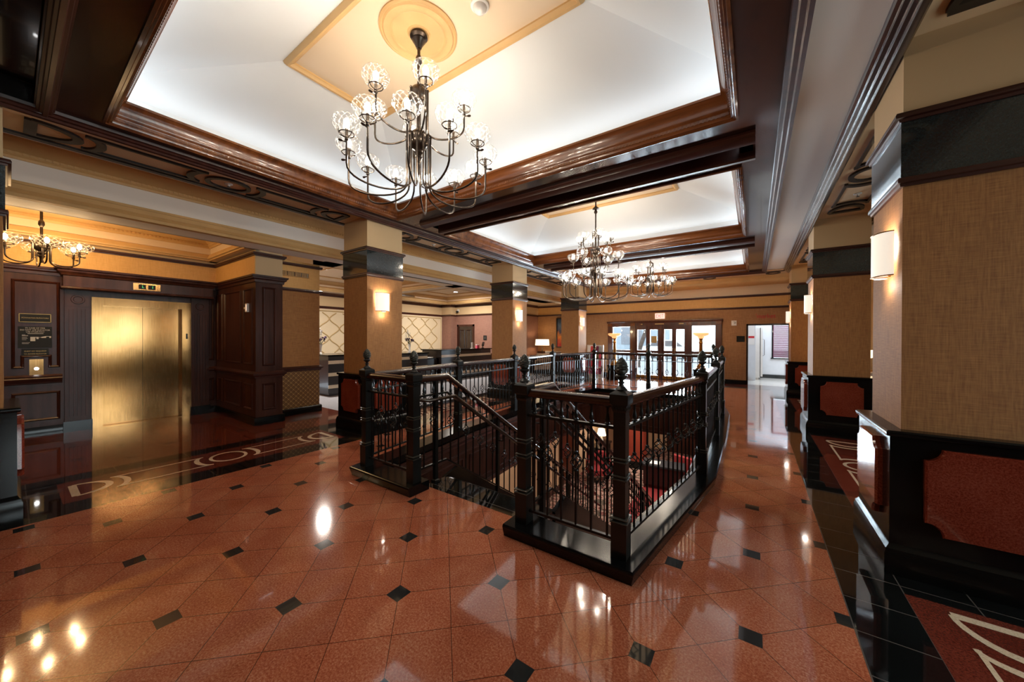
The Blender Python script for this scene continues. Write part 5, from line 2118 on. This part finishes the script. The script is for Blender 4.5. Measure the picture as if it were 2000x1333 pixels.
for q in ((-.60, 0, -.555, 1.32), (.555, 0, .60, 1.32), (-.60, 0, .60, .045), (-.60, 1.275, .60, 1.32)):
    m_.box(q[0], -.045, q[1], q[2], 0, q[3])
m_.build('frame', 'black_plastic', t)
m_ = MB()
m_.box(-.56, -.02, .04, .56, -.005, 1.28)
m_.build('canvas', 'art', t)


def armchair(x, y, rz, mat, label, z=0, group=None):
    t = thing('armchair', label, 'armchair', (x, y, z), rz, group)
    m_ = MB()
    m_.box(-.30, -.32, .28, .30, .28, .45)
    m_.build('seat', mat, t)
    m_ = MB()
    m_.xprism([(.22, .30), (.34, .30), (.42, .86), (.36, .90), (.30, .86)], -.36, .36)
    m_.build('backrest', mat, t)
    for s in (-1, 1):
        m_ = MB()
        m_.box(s * .30 if s > 0 else -.40, -.34, .26, .40 if s > 0 else -.30, .32, .62)
        m_.build('armrest', mat, t)
    for sx in (-.34, .34):
        for sy in (-.28, .28):
            m_ = MB()
            m_.rings([[(sx - a, sy - a, q), (sx + a, sy - a, q), (sx + a, sy + a, q), (sx - a, sy + a, q)] for a, q in ((.018, 0), (.028, .27))])
            m_.build('leg', 'wood_desk', t)


armchair(-7.05, 12.55, .5, 'beige_fabric', 'beige armchair in front of the far side cabinet')
armchair(-5.95, 13.35, -.2, 'beige_fabric', 'pale armchair under the abstract canvas beside the far left column')
t = thing('brochure_rack', 'tall rack of colourful brochures left of the entrance doors', 'rack', (-5.0, 12.75, 0))
m_ = MB()
m_.box(-.32, -.06, 0, .32, .10, .05)
m_.box(-.32, .04, .05, -.29, .10, 1.28)
m_.box(.29, .04, .05, .32, .10, 1.28)
m_.box(-.29, .06, .05, .29, .08, 1.28)
m_.build('frame', 'white_plastic', t)
random.seed(11)
cols = ['gold_text', 'red_text', 'paper', 'pink', 'burgundy', 'facade', 'exit_white']
m_ = MB()
for z in (.18, .46, .74, 1.02):
    m_.box(-.29, -.03, z - .02, .29, .06, z)
m_.build('shelves', 'white_plastic', t)
for z in (.18, .46, .74, 1.02):
    for k in range(5):
        m_ = MB()
        x = -.27 + k * .11
        m_.rings([[(x, -.02, z), (x + .095, -.02, z), (x + .095, -.01, z), (x, -.01, z)], [(x, .02, z + .22), (x + .095, .02, z + .22), (x + .095, .03, z + .22), (x, .03, z + .22)]])
        m_.build('brochure', random.choice(cols[:6]), t, smooth=False)
t = thing('aisle_console', 'cream ribbed console glimpsed between the near and middle right columns', 'console', (2.0, 10.6, 0))
m_ = MB()
m_.box(-.28, -.5, 0, .28, .5, .78)
m_.build('body', 'wood_desk', t)
m_ = MB()
for k in range(3):
    m_.box(-.30, -.54, .62 + k * .075, .30, .54, .68 + k * .075)
m_.build('ribs', 'ceramic', t)
t = thing('bowl_lamp', 'table lamp with a glowing white bowl glimpsed between the right columns', 'table lamp', (2.04, 10.75, .83))
m_ = MB()
m_.lathe([(.09, 0), (.09, .02), (.025, .04), (.02, .26), (.04, .28)], 14)
m_.build('base', 'gold', t)
m_ = MB()
m_.lathe([(.04, .28), (.14, .32), (.20, .40), (.21, .46), (.19, .46), (.12, .36)], 20)
m_.build('bowl', 'lampshade', t)
lamp('bulb_light', 'POINT', (0, 0, .52), 8, (1, .74, .45), parent=t, radius=.04)

# ------------------------------------------------------------------ lower lobby furniture
t = thing('lower_column', 'square terracotta column in the lower lobby seen through the balustrade', 'column', (-3.55, 13.3, LZ))
m_ = MB()
m_.box(-.28, -.28, .25, .28, .28, 2.25)
m_.build('shaft', 'lower_red', t, smooth=False)
m_ = MB()
m_.box(-.32, -.32, 0, .32, .32, .25)
m_.build('base', 'black_granite', t, smooth=False)
for (x, y, lb) in ((-2.35, 11.9, 'dark desk in the lower lobby, left of the pair below the far balustrade'), (-.95, 11.2, 'dark desk in the lower lobby, right of the pair below the far balustrade')):
    t = thing('lower_desk', lb, 'desk', (x, y, LZ), .12)
    m_ = MB()
    m_.box(-.62, -.34, .70, .62, .34, .75)
    m_.build('desk_top', 'charcoal_fabric', t)
    m_ = MB()
    m_.box(-.58, -.30, .12, .58, -.27, .70)
    m_.build('modesty_panel', 'wood_desk', t)
    for sx in (-.56, .53):
        m_ = MB()
        m_.box(sx, -.30, 0, sx + .04, .30, .70)
        m_.build('leg', 'wood_desk', t)
    m2 = MB()
    m2.box(-.40, -.20, .75, -.10, .12, .762)
    tt = thing('paper_sheet', 'white papers lying on the ' + ('left' if x < -2 else 'right') + ' lower lobby desk', 'paper', (x, y, LZ), .12)
    m2.build('sheet', 'paper', tt)
armchair(-1.75, 12.9, 2.8, 'red_fabric', 'crimson armchair behind the desks in the lower lobby', LZ)
armchair(-4.2, 11.2, .6, 'red_fabric', 'crimson armchair by the cream wall of the lower lobby', LZ)
t = thing('lower_console', 'dark console with a white lamp against the lower lobby wall', 'console', (-4.72, 12.7, LZ))
m_ = MB()
m_.box(-.2, -.6, .72, .22, .6, .78)
for y in (-.55, .5):
    m_.box(-.18, y, 0, .18, y + .06, .72)
m_.build('body', 'wood_desk', t)
t = thing('lower_lamp', 'white table lamp glowing on the lower lobby console', 'table lamp', (-4.70, 12.7, LZ + .78))
m_ = MB()
m_.lathe([(.08, 0), (.05, .03), (.07, .15), (.03, .26), (.012, .34)], 14)
m_.build('base', 'ceramic', t)
m_ = MB()
m_.lathe([(.17, .32), (.12, .56)], 20, cap=False)
m_.build('shade', 'lampshade', t)
m_ = MB()
m_.box(-3.0, 15.80, LZ, 2.2, 15.9, LZ + 1.0)
for k in range(6):
    m_.box(-3.0 + k * .86, 15.78, LZ + .12, -2.2 + k * .86, 15.80, LZ + .9)
trim(m_, 'wood_panel')
